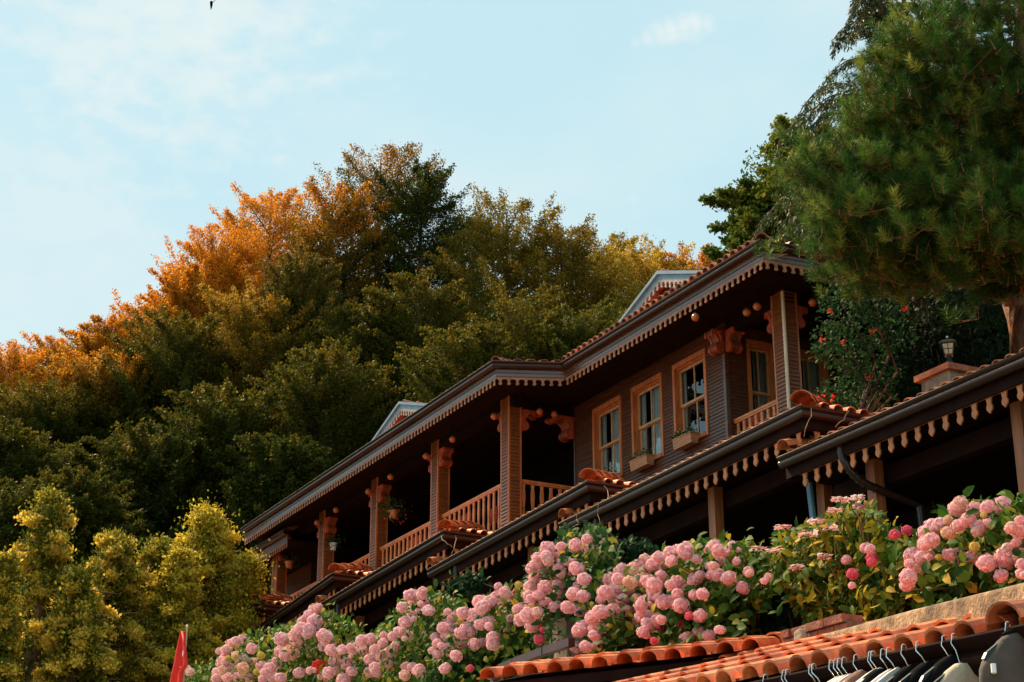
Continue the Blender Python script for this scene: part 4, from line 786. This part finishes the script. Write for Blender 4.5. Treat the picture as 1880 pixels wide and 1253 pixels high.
# lindens at left front
LI = forest_cols([(.06, .09, .015), (.1, .12, .02), (.13, .12, .02)], [(.55, .34, .06), (.6, .4, .1), (.45, .27, .04)], .3, 1.0)
def lin(n, t, s, ph):
    w = np.clip((s - .5) * 2.6 + RNG.normal(0, .25, n) + .15, 0, 1)[:, None]; g = np.array([(.07, .11, .012), (.12, .14, .015), (.2, .17, .018)])[RNG.integers(0, 3, n)]; y = np.array([(.78, .54, .07), (.86, .62, .12), (.66, .46, .04)])[RNG.integers(0, 3, n)]
    return (g * (1 - w) + y * w) * RNG.uniform(.75, 1.25, (n, 1))
def gold(n, t, s, ph): return lin(n, t, s * .75 + .3, ph) * np.array([.95, 1, .8])
for uv, d, w, lab in (((95, 888), 41, 260, 'left yellow green linden with a pointed top in the lower left corner'), ((215, 972), 43, 230, 'middle yellow green linden between the two pointed yellow trees'), ((385, 925), 46, 185, 'golden yellow tree just left of the gallery end'), ((10, 1010), 38, 110, 'yellow linden cut by the left picture edge'), ((150, 1040), 39, 190, 'low broad yellow linden filling the gap between the pointed ones'), ((292, 985), 44, 150, 'small yellow linden just above the flag top'), ((330, 1010), 43, 130, 'golden tree right of the lindens, above the flag'), ((455, 1020), 45, 60, 'small golden tree touching the low left eave')):
    tree('linden_tree', lab, 'tree', uv, d, w, 46000, .095, gold if 'gold' in lab else lin, (-8, 22) if 'linden' in lab else (0, 50), 64 if 'linden' in lab else 80, 'yellow trees at the lower left', cb=.3, wid=.42 if 'linden' in lab else .6, sprd=.55, droop=.3, tlo=.02, inner=.05, profile=lambda t: (.5 + .5 * RNG.uniform()) * max(.06, 1 - max(0, t - .1) / .92) ** .7)
# ---------------- cedar
def cedar():
    top = PD(1606, -70, 33); bx, by = top[0] + .2, top[1] + .4; gz = float(ground_h(bx, by)); base = np.array([bx, by, gz]); t = thing('cedar_tree', 'slender dark cedar with drooping branch tips left of the pine', 'tree', base)
    m = MB(); m.tube([base, (base + top) / 2, top], [.3, .16, .04], 8); P = []; D = []
    for i in range(120):
        f = (i + RNG.uniform()) / 120; z = top[2] - .1 - f * 6.5; a = base + (top - base) * ((z - gz) / (top[2] - gz)); ph = RNG.uniform(0, 2 * math.pi); L = min(2.6, .5 + f * 3.0) * RNG.uniform(.6, 1.1)
        n = 12; q = []
        for k in range(n + 1): s = k / n; q.append(a + np.array([math.cos(ph) * L * s, math.sin(ph) * L * s, .28 * L * math.sin(s * 2.2) - .45 * L * s ** 3]))
        m.tube(q, [.025 * (1.1 - k / n) + .004 for k in range(n + 1)], 4)
        q = np.array(q); nn = int(420 * L); s = RNG.uniform(.08, 1, nn) * n; i0 = np.minimum(s.astype(int), n - 1); pos = q[i0] + (q[i0 + 1] - q[i0]) * (s - i0)[:, None]
        sd2 = np.array([-math.sin(ph), math.cos(ph), 0]); off = RNG.normal(0, .09, nn) * L * .6; pos = pos + sd2 * off[:, None]; pos[:, 2] -= np.abs(RNG.normal(0, .09, nn)) * (.5 + .5 * s / n); P.append(pos); D.append(norm((q[i0 + 1] - q[i0])) * .5 + rnd(nn) * .3 + np.array([0, 0, -.55]))
    P = np.concatenate(P); D = norm(np.concatenate(D)); k = len(P); tv = np.array([(0, 0, 0), (.4, .12, 0), (1, 0, 0), (.4, -.12, 0)]); V, F = scatter(tv, RH_F, P, D, norm(rnd(k)), RNG.uniform(.07, .13, k)); np_mesh('crown', V, F, M['needle'], t, np.repeat(mixcol(k, [(.035, .07, .03), (.05, .085, .03), (.09, .1, .03)]), 4, 0)); m.build('trunk', 'bark', t)
cedar()
# ---------------- pine
def roof_ground(x, y): return 8.94 if (y < 19.2 and y > 15 and x > -19.5) else float(ground_h(x, y))
def pine():
    b0 = PD(1876, 700, 25.5); gz = roof_ground(b0[0], b0[1]); pts = [np.array([b0[0] + .1, b0[1], gz]), PD(1874, 680, 25.5), PD(1862, 560, 25.4), PD(1846, 470, 25.3), PD(1852, 300, 25.2), PD(1870, 100, 25), PD(1890, -160, 25)]
    t = thing('pine_tree', 'large long needled pine filling the upper right corner', 'tree', pts[0]); m = MB(); m.tube(pts, [.24, .2, .17, .15, .13, .1, .05], 12)
    tr = np.array(pts); shoots = []; tw = MB()
    ells = [(1780, 330, 260, 190, 25, 1.9, 380), (1860, 120, 170, 200, 25, 1.8, 270), (1650, 310, 95, 130, 24.6, 1.2, 150), (1570, 400, 85, 62, 24, 1.0, 90), (1700, 440, 200, 75, 23.6, .9, 170), (1820, 420, 150, 100, 23.8, .9, 130), (1740, 40, 60, 60, 25, 1.2, 40), (1700, 110, 40, 40, 25, .6, 22), (1500, 345, 34, 26, 24, .4, 14), (1520, 300, 34, 30, 24.3, .4, 12), (1660, 70, 22, 40, 25, .4, 9), (1620, 520, 60, 25, 24, .4, 20), (1760, 500, 110, 40, 24, .6, 60), (1670, 190, 60, 70, 24.8, .9, 30), (1880, 470, 60, 60, 24, .8, 30), (1600, 500, 90, 35, 24, .8, 26)]
    for (u, v, ru, rv, d, rd_, n) in ells:
        for i in range(n):
            if i % 8 == 0:
                g = RNG.normal(size=3); g /= np.linalg.norm(g); g *= RNG.uniform(.1, 1) ** .45; uu, vv, dd_ = u + g[0] * ru, v + g[1] * rv, d + g[2] * rd_
                bc = PD(uu, vv, dd_); rad = bc - pts[3]; rad[2] = 0; rad /= np.linalg.norm(rad); tan = np.array([-rad[1], rad[0], 0])
            if vv < -140: continue
            gg = RNG.normal(size=3); tip = bc + rad * gg[0] * .3 + tan * gg[1] * .24 + np.array([0, 0, gg[2] * .06 + gg[0] * .06]); z = tip[2] - RNG.uniform(.0, .25); j = np.searchsorted(tr[:, 2], z); j = min(max(j, 1), len(tr) - 1); f = np.clip((z - tr[j - 1, 2]) / (tr[j, 2] - tr[j - 1, 2]), 0, 1); a = tr[j - 1] * (1 - f) + tr[j] * f
            dv = tip - a; Ld = np.linalg.norm(dv)
            if i % 9 == 0 and vv < 400: m.tube([a, a + dv * .4 + (0, 0, -.12), a + dv * .8 + (0, 0, -.08), tip], [.03, .02, .012, .005], 5)
            dirn = dv / Ld
            for k in range(RNG.integers(3, 6)):
                o = tip + rnd(1)[0] * np.array([.17, .17, .07]) * (k > 0); dd2 = norm(dirn * .5 + np.array([0, 0, .85]) + rnd(1)[0] * .28); shoots.append((o, dd2, RNG.uniform(.14, .26)))
                if k: m.tube([tip - dirn * .12, o], [.006, .005], 4)
    P = []; D = []; S = []; C_ = []; dk = np.array([(.035, .1, .018), (.06, .15, .022), (.13, .22, .03)])
    for o, d, L in shoots:
        if RNG.uniform() < .45: tw.tube([o - d * .03, o + d * L], [.009, .006], 5)
        fb_ = min(1.55, math.exp(RNG.normal(0, .4))); n = 110; s = RNG.uniform(-.1, 1.1, n); P.append(o + d * (s * L)[:, None]); r = rnd(n); r -= (r @ d)[:, None] * d; D.append(norm(norm(r) * .85 + d * (.25 + .55 * s[:, None]))); S.append(RNG.uniform(.1, .16, n)); C_.append(dk[RNG.integers(0, 3)] * fb_ * RNG.uniform(.75, 1.25, (n, 1)) * np.array([1 + .5 * (fb_ > 1.3), 1, 1]))
    P = np.concatenate(P); D = np.concatenate(D); S = np.concatenate(S); C_ = np.concatenate(C_); V, F = scatter(ND_V * np.array([1, 1.5, 1]), ND_F, P, D, norm(rnd(len(P))), S); np_mesh('needles', V, F, M['needle'], t, np.repeat(C_, 3, 0))
    m.build('trunk', 'bark', t, True); tw.build('twigs', 'twig', t)
pine()
# ---------------- shrubs behind the porch
def shrub(name, label, cat, pts, dist, dd_, n, size, cols, flowers=None, shape='lf', m='leaf', group=None):
    """pts: list of (u, v, ru, rv) clumps"""
    c0 = PD(pts[0][0], pts[0][1], dist); gz = roof_ground(c0[0], c0[1]); t = thing(name, label, cat, (c0[0], c0[1], gz), group); P = []; ar = np.array([a[2] * a[3] for a in pts], float); ar /= ar.sum(); st = MB(); base = np.array((c0[0], c0[1], gz)); FP = []
    for (u, v, ru, rv), w in zip(pts, ar):
        k = int(n * w); g = rnd(k); g = norm(g) * RNG.uniform(.1, 1, (k, 1)) ** .5; P += [PD(u + a * ru, v + b * rv, dist + c * dd_) for a, b, c in g]; tip = PD(u, v, dist + .1); st.tube([base, (base + tip) / 2 + (.1, .5, .2), tip], [.03, .02, .008], 5)
        for q in range(int((flowers or (0, 0))[0] * w + .5)): a, b = RNG.uniform(-.8, .8, 2); FP.append(PD(u + a * ru, v + b * rv, dist - dd_))
    leaves('foliage', P, RNG.uniform(.75, 1.25, len(P)) * size, mixcol(len(P), cols), t, m, shape=shape, up=(.3, -.5, .6)); st.build('stems', 'bark', t)
    if FP:
        fp_ = np.repeat(np.array(FP), 14, 0); fp_ = fp_ + rnd(len(fp_)) * .022; leaves('blossoms', fp_, RNG.uniform(.035, .055, len(fp_)), mixcol(len(fp_), [flowers[1]]), t, 'petal')
shrub('rose_bush', 'dark green climbing rose with red blooms beside the porch corner', 'bush', [(1545, 560, 50, 60), (1530, 620, 45, 35), (1590, 540, 60, 50), (1560, 650, 70, 40), (1620, 600, 70, 60), (1600, 690, 60, 45), (1570, 720, 80, 40), (1510, 640, 25, 14)], 25.5, .8, 3200, .075, [(.02, .06, .022), (.035, .085, .025), (.014, .038, .015)], (10, (.75, .05, .03)))
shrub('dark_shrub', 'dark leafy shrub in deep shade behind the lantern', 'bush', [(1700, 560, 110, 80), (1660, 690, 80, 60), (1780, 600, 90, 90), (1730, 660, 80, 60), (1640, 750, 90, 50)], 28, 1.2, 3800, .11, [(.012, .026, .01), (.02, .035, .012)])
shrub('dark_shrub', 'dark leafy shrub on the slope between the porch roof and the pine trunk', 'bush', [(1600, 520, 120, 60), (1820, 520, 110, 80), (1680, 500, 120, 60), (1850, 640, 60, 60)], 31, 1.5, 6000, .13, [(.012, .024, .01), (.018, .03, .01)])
shrub('berry_bush', 'small bush with red fruit at the right edge beside the pine trunk', 'bush', [(1872, 480, 14, 40), (1876, 530, 10, 25)], 24.2, .3, 110, .07, [(.05, .1, .02), (.09, .13, .02)], (8, (.75, .06, .03)))
# =================================================================== HYDRANGEAS
def head_mesh(name, cols, seed, yel=0):
    rg = np.random.default_rng(seed); n = 104; i = np.arange(n) + .5; ph = np.arccos(1 - 2 * i / n); th_ = math.pi * (1 + 5 ** .5) * i; N_ = np.stack([np.cos(th_) * np.sin(ph), np.sin(th_) * np.sin(ph), np.cos(ph)], 1); N_ = norm(N_ + rg.normal(0, .07, (n, 3))); P = N_ * np.array([1, 1, .88]) * rg.uniform(.85, 1.05, (n, 1)); P *= 1 + .05 * np.sin(P @ np.array([3, 5, 2.]))[:, None]
    tv = []; tf = []
    for k in range(4):
        a = k * math.pi / 2; ca, sa = math.cos(a), math.sin(a); b = len(tv)
        for x, y, z in ((0, 0, 0), (.55, .42, .12), (1, 0, .1), (.55, -.42, .12)): tv.append((x * ca - y * sa, x * sa + y * ca, z))
        tf.append((b, b + 3, b + 2, b + 1))
    tv = np.array(tv) * np.array([1, 1, 1]); tf = np.array(tf); D = np.cross(N_, norm(rg.normal(size=(n, 3)))); V, F = scatter(tv, tf, P, D, N_, rg.uniform(.2, .26, n)); c = np.array(cols)[rg.integers(0, len(cols), n)] * rg.uniform(.86, 1.12, (n, 1)); c = np.repeat(c, len(tv), 0)
    # inner ball
    m = MB().sphere((0, 0, 0), .8, 10); iv = np.array(m.v); q = np.array([f for f in m.f]); F = np.concatenate([F, q + len(V)]); V = np.concatenate([V, iv]); c = np.concatenate([c, np.tile(np.array(cols[0]) * .82, (len(iv), 1))]); o = np_mesh(name, V, F, M['petal'], None, np.clip(c, 0, 1)); me = o.data; bpy.data.objects.remove(o); return me
KC = {'p': [(.97, .56, .6), (.98, .68, .71), (.96, .47, .53)], 'l': [(.93, .6, .56), (.93, .66, .58), (.92, .5, .48)], 'd': [(.8, .12, .2), (.84, .18, .25)], 'r': [(.75, .03, .03), (.8, .07, .05)], 'y': [(.72, .55, .12), (.66, .5, .1), (.75, .6, .25)], 'c': [(.85, .55, .42), (.85, .68, .4), (.85, .4, .4)]}
HM = {k: [head_mesh('flower_head', v, 5 + j + ord(k)) for j in range(3)] for k, v in KC.items()}
def dec(s, x0, y0, sc_): 
    out = []
    for tok in s.split():
        k = 'p'
        if tok[-1].isalpha(): k = tok[-1]; tok = tok[:-1]
        a, b, c = map(float, tok.split(',')); out.append((x0 + a / sc_, y0 + b / sc_, c / sc_, k))
    return out
H5 = dec("715,375,42 800,360,30 895,350,38 967,315,32 967,365,36 650,430,35 710,425,38 620,495,38 665,475,45 705,480,42 785,495,32 770,545,38 862,500,42 900,502,42 632,560,36 605,620,42 700,620,42 785,610,34 785,660,34 948,570,40 910,620,35 940,680,38 880,665,42 600,680,40 660,675,35 710,720,30 765,745,38 845,750,42 922,770,38 555,750,35 610,740,38 590,800,50 545,825,42 655,845,32d 615,870,40 685,895,18d 662,955,32d 440,650,32 510,665,25d 385,675,30 440,710,35 495,710,28 285,715,42 355,725,38 300,750,45 175,785,40 115,810,32 250,800,45 335,840,38 245,835,48 90,865,50 45,880,35 460,805,32 455,870,38 205,900,50 85,920,55 285,860,35 165,960,50 250,985,36 295,975,30 365,945,38 365,990,38 95,1015,48 130,1060,35 10,1050,30 60,1140,34 0,940,30 10,980,30 220,1140,22d 1185,515,42 1270,505,40l 1115,575,42 1165,570,38 1240,590,40c 1170,620,48 1245,630,42l 1085,655,46 1055,700,30 1155,695,50l 1130,770,42 1055,780,50 1000,820,45 1220,775,38l 1030,885,48 940,880,48 915,900,45 900,1005,38 958,1000,36 1040,985,42 1300,575,35 1345,500,40 1390,475,42 1425,430,38 1465,470,45 1505,455,35 1440,550,35 1500,400,38 1550,390,40 1595,380,46 1560,425,40 1365,590,45 1400,610,45 1390,650,35 1405,680,40 1455,715,46 1340,720,52 1310,740,40 1390,745,40 1320,800,42 1365,820,45 1415,830,38 1360,860,40 1325,910,36 1590,535,40 1545,590,44 1655,570,45 1690,545,30 1600,640,38 1545,665,35 1580,690,40 1650,670,30 1707,665,36 1525,720,38 1570,740,50 1600,760,30 1690,805,36 1620,805,26d 1665,440,28 1570,865,34d 1600,955,45 1685,905,38 1750,945,38 1815,895,32 1745,900,22 1520,1040,38 1585,1060,32 1640,1035,32 1395,965,24d 1435,890,22d 1780,340,38 1800,385,36 1845,380,38 1835,430,40 1765,465,40 1760,500,36 1780,540,35 1820,550,30 1855,560,42 528,605,22y 870,375,22y 970,420,22y 1110,870,20y 1285,690,28c 155,840,20y", 800, 900, 3.481)
H4 = dec("1000,810,35l 965,840,35 1000,880,45 935,870,30 915,920,38 960,935,42 880,960,38 900,1000,46 850,985,35 795,985,38 1058,965,40 1120,1000,26 1055,1030,32 1100,1055,36 1170,1050,30 790,1065,32 850,1070,42 820,1085,38 610,1045,30 560,985,28l 520,1000,30 480,1015,26 455,1055,32l 445,1105,32 430,1130,34 550,1115,38l 615,1125,22l 560,1165,33c 490,1170,32l 440,1180,30c 400,1195,32 395,1230,28 465,1225,28 525,1220,28l 600,1230,30 550,1200,24 230,1190,24l 680,1160,34 725,1165,34 765,1125,26 700,1200,32 740,1220,32 790,1225,32 905,1195,34 970,1180,22 680,1235,24 1150,1085,32 1130,1120,42 1200,1120,30 1190,1150,28 1085,1195,34 1135,1180,30 1060,1230,32 1180,1235,36 1230,1185,32 1250,1075,34 1245,1040,28 1310,1050,32 1290,995,32 1345,985,30 1370,1050,28 1420,1010,28 1410,1090,34 1455,1080,38 1340,1110,34 1455,1145,26 1370,1160,32 1340,1190,32 1385,1195,28 1500,1030,32 1480,970,28 1520,940,32 1425,965,24 1583,965,26 1560,880,36 1540,790,30 1600,840,23 1605,715,38 1665,690,26 1660,720,28 1605,760,23 1675,765,28 1700,810,32 1650,815,20 1765,800,26 1740,690,32 1790,705,28 1560,1155,26 1605,1160,30 1645,1175,32 1655,1210,28 1555,1210,34l 668,1087,22y 465,1105,18y 640,1190,18y 510,1095,16y 1030,1155,40r", 280, 880, 3.359)
H6 = dec("38,330,34 60,360,36 100,375,30 80,410,40 150,330,28 20,430,30 25,460,36 55,505,40 20,500,30 118,520,42 240,487,28 210,583,40 70,832,28 5,870,32 170,425,22 360,520,24 1110,265,32d 1185,242,28d 940,345,32 965,350,26 975,400,32d 975,430,26d 822,415,26 858,500,30d 855,568,20 1483,108,46 1590,115,42 1660,100,38 1748,90,48 1335,215,46 1300,260,42 1385,200,42 1430,180,26c 1545,180,42 1490,215,35 1610,220,40 1665,195,42 1600,245,33l 1430,255,36c 1330,300,45 1290,325,38 1225,395,50 1275,400,42 1315,385,33 1200,440,28 1437,385,36 1500,420,48 1580,400,45 1660,435,50 1190,520,45 1235,490,38c 1185,565,38 1805,225,35l 1790,350,38 1770,400,50 1775,440,44 1745,510,38 1860,180,30 1850,250,42 1860,300,42 1865,360,38 1840,410,28 1870,440,34 1865,500,30 1585,340,30y 1375,400,20y 240,320,14y 1640,150,18y", 1300, 900, 3.241)
HEADS = [h for h in H5 if h[0] < 1300 or h[1] < 990] + [h for h in H4 if h[0] < 795] + H6
BUSH = [
 ('pink hydrangea bush at the far left, right of the flag', [(345, 1225), (400, 1205), (440, 1170), (490, 1150), (560, 1140), (600, 1160), (600, 1262), (345, 1262)], 0, 515, GR),
 ('pink hydrangea bush holding one red flower head', [(500, 1165), (540, 1140), (590, 1118), (640, 1135), (680, 1165), (700, 1155), (720, 1170), (700, 1262), (520, 1262)], 515, 700, GR),
 ('pink hydrangea bush rising in a peak below the fourth skirt roof', [(700, 1150), (730, 1115), (760, 1090), (830, 1085), (850, 1100), (845, 1160), (800, 1255), (680, 1262)], 700, 795, GR),
 ('dense pink hydrangea bush above the bent brown gutter', [(770, 1262), (790, 1190), (850, 1130), (900, 1100), (950, 1090), (985, 1120), (1000, 1180), (1050, 1195), (1000, 1240), (900, 1262)], 795, 950, GR),
 ('tall pink hydrangea climbing to the middle gutter end', [(965, 1070), (980, 1020), (1020, 1000), (1040, 970), (1100, 965), (1135, 1010), (1145, 1060), (1120, 1110), (1065, 1170), (990, 1170), (955, 1120)], 950, 1046, [(.03, .09, .02), (.05, .12, .03), (.025, .06, .02)]),
 ('wide pink hydrangea bush in the centre above the left shop tiles', [(1050, 1190), (1080, 1090), (1130, 1060), (1200, 1030), (1250, 1010), (1290, 1040), (1290, 1130), (1260, 1205), (1180, 1215), (1090, 1225)], 1046, 1215, GR),
 ('pink hydrangea bush beside the single wooden post', [(1210, 1050), (1270, 1000), (1330, 995), (1400, 1010), (1420, 1070), (1390, 1130), (1300, 1190), (1220, 1200)], 1215, 1460, GR),
 ('lacecap hydrangea with yellow green leaves and flat white flowers', [(1400, 1050), (1435, 985), (1500, 965), (1550, 935), (1600, 935), (1640, 985), (1690, 1010), (1700, 1070), (1660, 1125), (1560, 1140), (1480, 1130), (1450, 1085)], 1460, 1640, [(.09, .15, .015), (.24, .23, .02), (.45, .34, .02), (.04, .1, .012), (.05, .12, .015)]),
 ('large pink hydrangea bush at the right edge above the concrete parapet', [(1600, 1080), (1660, 1010), (1700, 1000), (1730, 945), (1800, 925), (1895, 915), (1895, 1075), (1790, 1092), (1700, 1115)], 1640, 2000, GR)]
def inpoly(x, y, poly):
    c = np.zeros(len(x), bool); n = len(poly)
    for i in range(n):
        x1, y1 = poly[i]; x2, y2 = poly[(i + 1) % n]; m = ((y1 > y) != (y2 > y)) & (x < (x2 - x1) * (y - y1) / (y2 - y1 + 1e-9) + x1); c ^= m
    return c
def polypts(poly, n):
    p = np.array(poly, float); lo = p.min(0); hi = p.max(0); x = RNG.uniform(lo[0], hi[0], n * 4); y = RNG.uniform(lo[1], hi[1], n * 4); k = inpoly(x, y, poly); return np.stack([x[k], y[k]], 1)[:n]
YH = 8.15
for bi, (lab, poly, ua, ub, cols) in enumerate(BUSH):
    cx = np.mean([p[0] for p in poly]); b0 = PY(cx, max(p[1] for p in poly), YH + .5); gz = max(float(ground_h(b0[0], 9.2)), 0); root = np.array([b0[0], 9.15, gz - .1]); t = thing('hydrangea_bush', lab, 'bush', root, 'hydrangea bushes along the wall'); hs = [h for h in HEADS if ua <= h[0] < ub]; ex_ = [(h[0] + RNG.uniform(-1, 1) * h[2] * 1.3, h[1] + RNG.uniform(-.9, .9) * h[2] * 1.2, h[2] * RNG.uniform(.6, .85), 'ppl'[RNG.integers(0, 3)]) for h in hs if h[3] in 'pl' and RNG.uniform() < .38]; hs = (hs + (ex_ if ua != 1460 else []))[:98]
    pa = np.array(poly); area = (pa[:, 0].max() - pa[:, 0].min()) * (pa[:, 1].max() - pa[:, 1].min()); st = MB(); P = []
    for (u, v, r, k) in hs:
        Y = YH + .25 * RNG.uniform(-1, 1) - .25 * (v - pa[:, 1].min()) / 200; c = PY(u, v, Y); R_ = r * 1.17 * (c - CAM) @ FW / FPX
        o = link('flower_head', HM[k][RNG.integers(0, 3)], None, t, c - root); s = R_ * RNG.uniform(.95, 1.05); o.scale = (s * RNG.uniform(.92, 1.1), s, s * RNG.uniform(.88, 1.05)); o.rotation_euler = tuple(RNG.uniform(-.5, .5, 2)) + (RNG.uniform(0, 6),)
        n = 9 if ua != 1460 else 6; q = c + rnd(n) * np.array([.11, .05, .1]) + np.array([0, .17, -.06]); P.append(q)
        if RNG.uniform() < .45: md = (root + c) / 2 + np.array([RNG.uniform(-.2, .2), .1, .2]); st.tube([root + rnd(1)[0] * .1 * np.array([1, 1, 0]), md, c + (0, .05, -.03)], [.012, .009, .005], 5)
    dens = 120 if ua != 1460 else 170
    n = int(area / 1000 * dens / 2.4); uv = polypts(poly, n); yy = YH + .16 + RNG.uniform(0, .9, len(uv)) ** 1.2; q = np.array([PY(a, b, y) for (a, b), y in zip(uv, yy)]); P.append(q); P = np.concatenate(P); n = len(P); U = norm(np.array([.15, -.75, .6]) + rnd(n) * .4); D = norm(rnd(n) * np.array([1, .5, .8]) + np.array([.1, -.25, -.25])); C_ = mixcol(n, cols + cols + [(.26, .25, .03)] if ua != 950 else cols, None, .3); yl = RNG.uniform(size=n) < .04; C_[yl] = (.5, .33, .03)
    tv = LF_V if ua != 1460 else LF_V * np.array([1, .75, 1]); V, F = scatter(tv, LF_F, P, D, U, RNG.uniform(.075, .13, n) * (1.15 if ua == 1460 else 1)); np_mesh('foliage', V, F, M['leafthick'], t, np.repeat(C_, 8, 0)); 
    if ua == 1460:
        for u, v, R_ in ((1438, 968, 14), (1482, 981, 15), (1497, 958, 13), (1525, 970, 13), (1533, 936, 13), (1542, 917, 14), (1571, 915, 14), (1578, 931, 10), (1392, 1008, 14), (1422, 1011, 15), (1463, 1043, 12), (1514, 1022, 11)):
            c = PY(u, v, YH - .05); k = 34; rr_ = R_ * (c - CAM) @ FW / FPX; a = RNG.uniform(0, 6.28, k); r = rr_ * np.where(RNG.uniform(size=k) < .6, RNG.uniform(.75, 1.05, k), RNG.uniform(0, .6, k)); q = c + np.stack([r * np.cos(a), r * np.sin(a), RNG.normal(0, .008, k)], 1); tv4 = np.array([(x * math.cos(w) - y * math.sin(w), x * math.sin(w) + y * math.cos(w), z) for w in (0, 1.57, 3.14, 4.71) for x, y, z in ((0, 0, 0), (.55, .42, .1), (1, 0, .05), (.55, -.42, .1))]); tf4 = np.array([(4 * w, 4 * w + 3, 4 * w + 2, 4 * w + 1) for w in range(4)])
            V, F = scatter(tv4, tf4, q, norm(rnd(k) * np.array([1, 1, .1])), norm(np.array([0, -.2, 1]) + rnd(k) * .2), RNG.uniform(.018, .028, k)); np_mesh('flower_head', V, F, M['petal'], t, np.repeat(mixcol(k, [(.85, .78, .75), (.8, .6, .6), (.75, .35, .4)]), 16, 0)); st.tube([root, (root + c) / 2 + (0, -.1, 0), c], [.014, .01, .004], 5)
    for a, b in polypts(poly, 14): st.tube([root, (root + PY(a, b, YH + .3)) / 2 + rnd(1)[0] * .12, PY(a, b, YH + .1)], [.015, .01, .005], 5)
    st.build('stems', 'stem', t)
shrub('ivy', 'dark green ivy hanging between the hydrangeas and the broken brick', 'climbing plant', [(1385, 1110, 60, 35), (1400, 1150, 45, 30), (1440, 1090, 30, 20)], 15.0, .25, 900, .075, [(.012, .04, .018), (.02, .06, .02), (.03, .075, .025)])
shrub('ivy', 'low green ivy creeping over the tiles right of the brown gutters', 'climbing plant', [(1100, 1215, 60, 15), (1150, 1200, 50, 18), (1060, 1225, 25, 10)], 15.8, .2, 650, .065, [(.015, .05, .02), (.03, .08, .025)])
shrub('ivy', 'green foliage mass under the dense pink bush at the bottom centre', 'climbing plant', [(960, 1185, 50, 30), (900, 1225, 80, 30), (830, 1240, 60, 25), (980, 1225, 40, 20)], 18.6, .25, 1500, .08, [(.015, .05, .015), (.03, .075, .02), (.05, .09, .02)])
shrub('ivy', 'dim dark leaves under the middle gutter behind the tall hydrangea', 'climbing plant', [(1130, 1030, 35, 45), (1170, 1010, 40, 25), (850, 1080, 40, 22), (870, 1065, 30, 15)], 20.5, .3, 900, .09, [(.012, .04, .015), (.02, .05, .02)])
print('objects', len(bpy.data.objects))
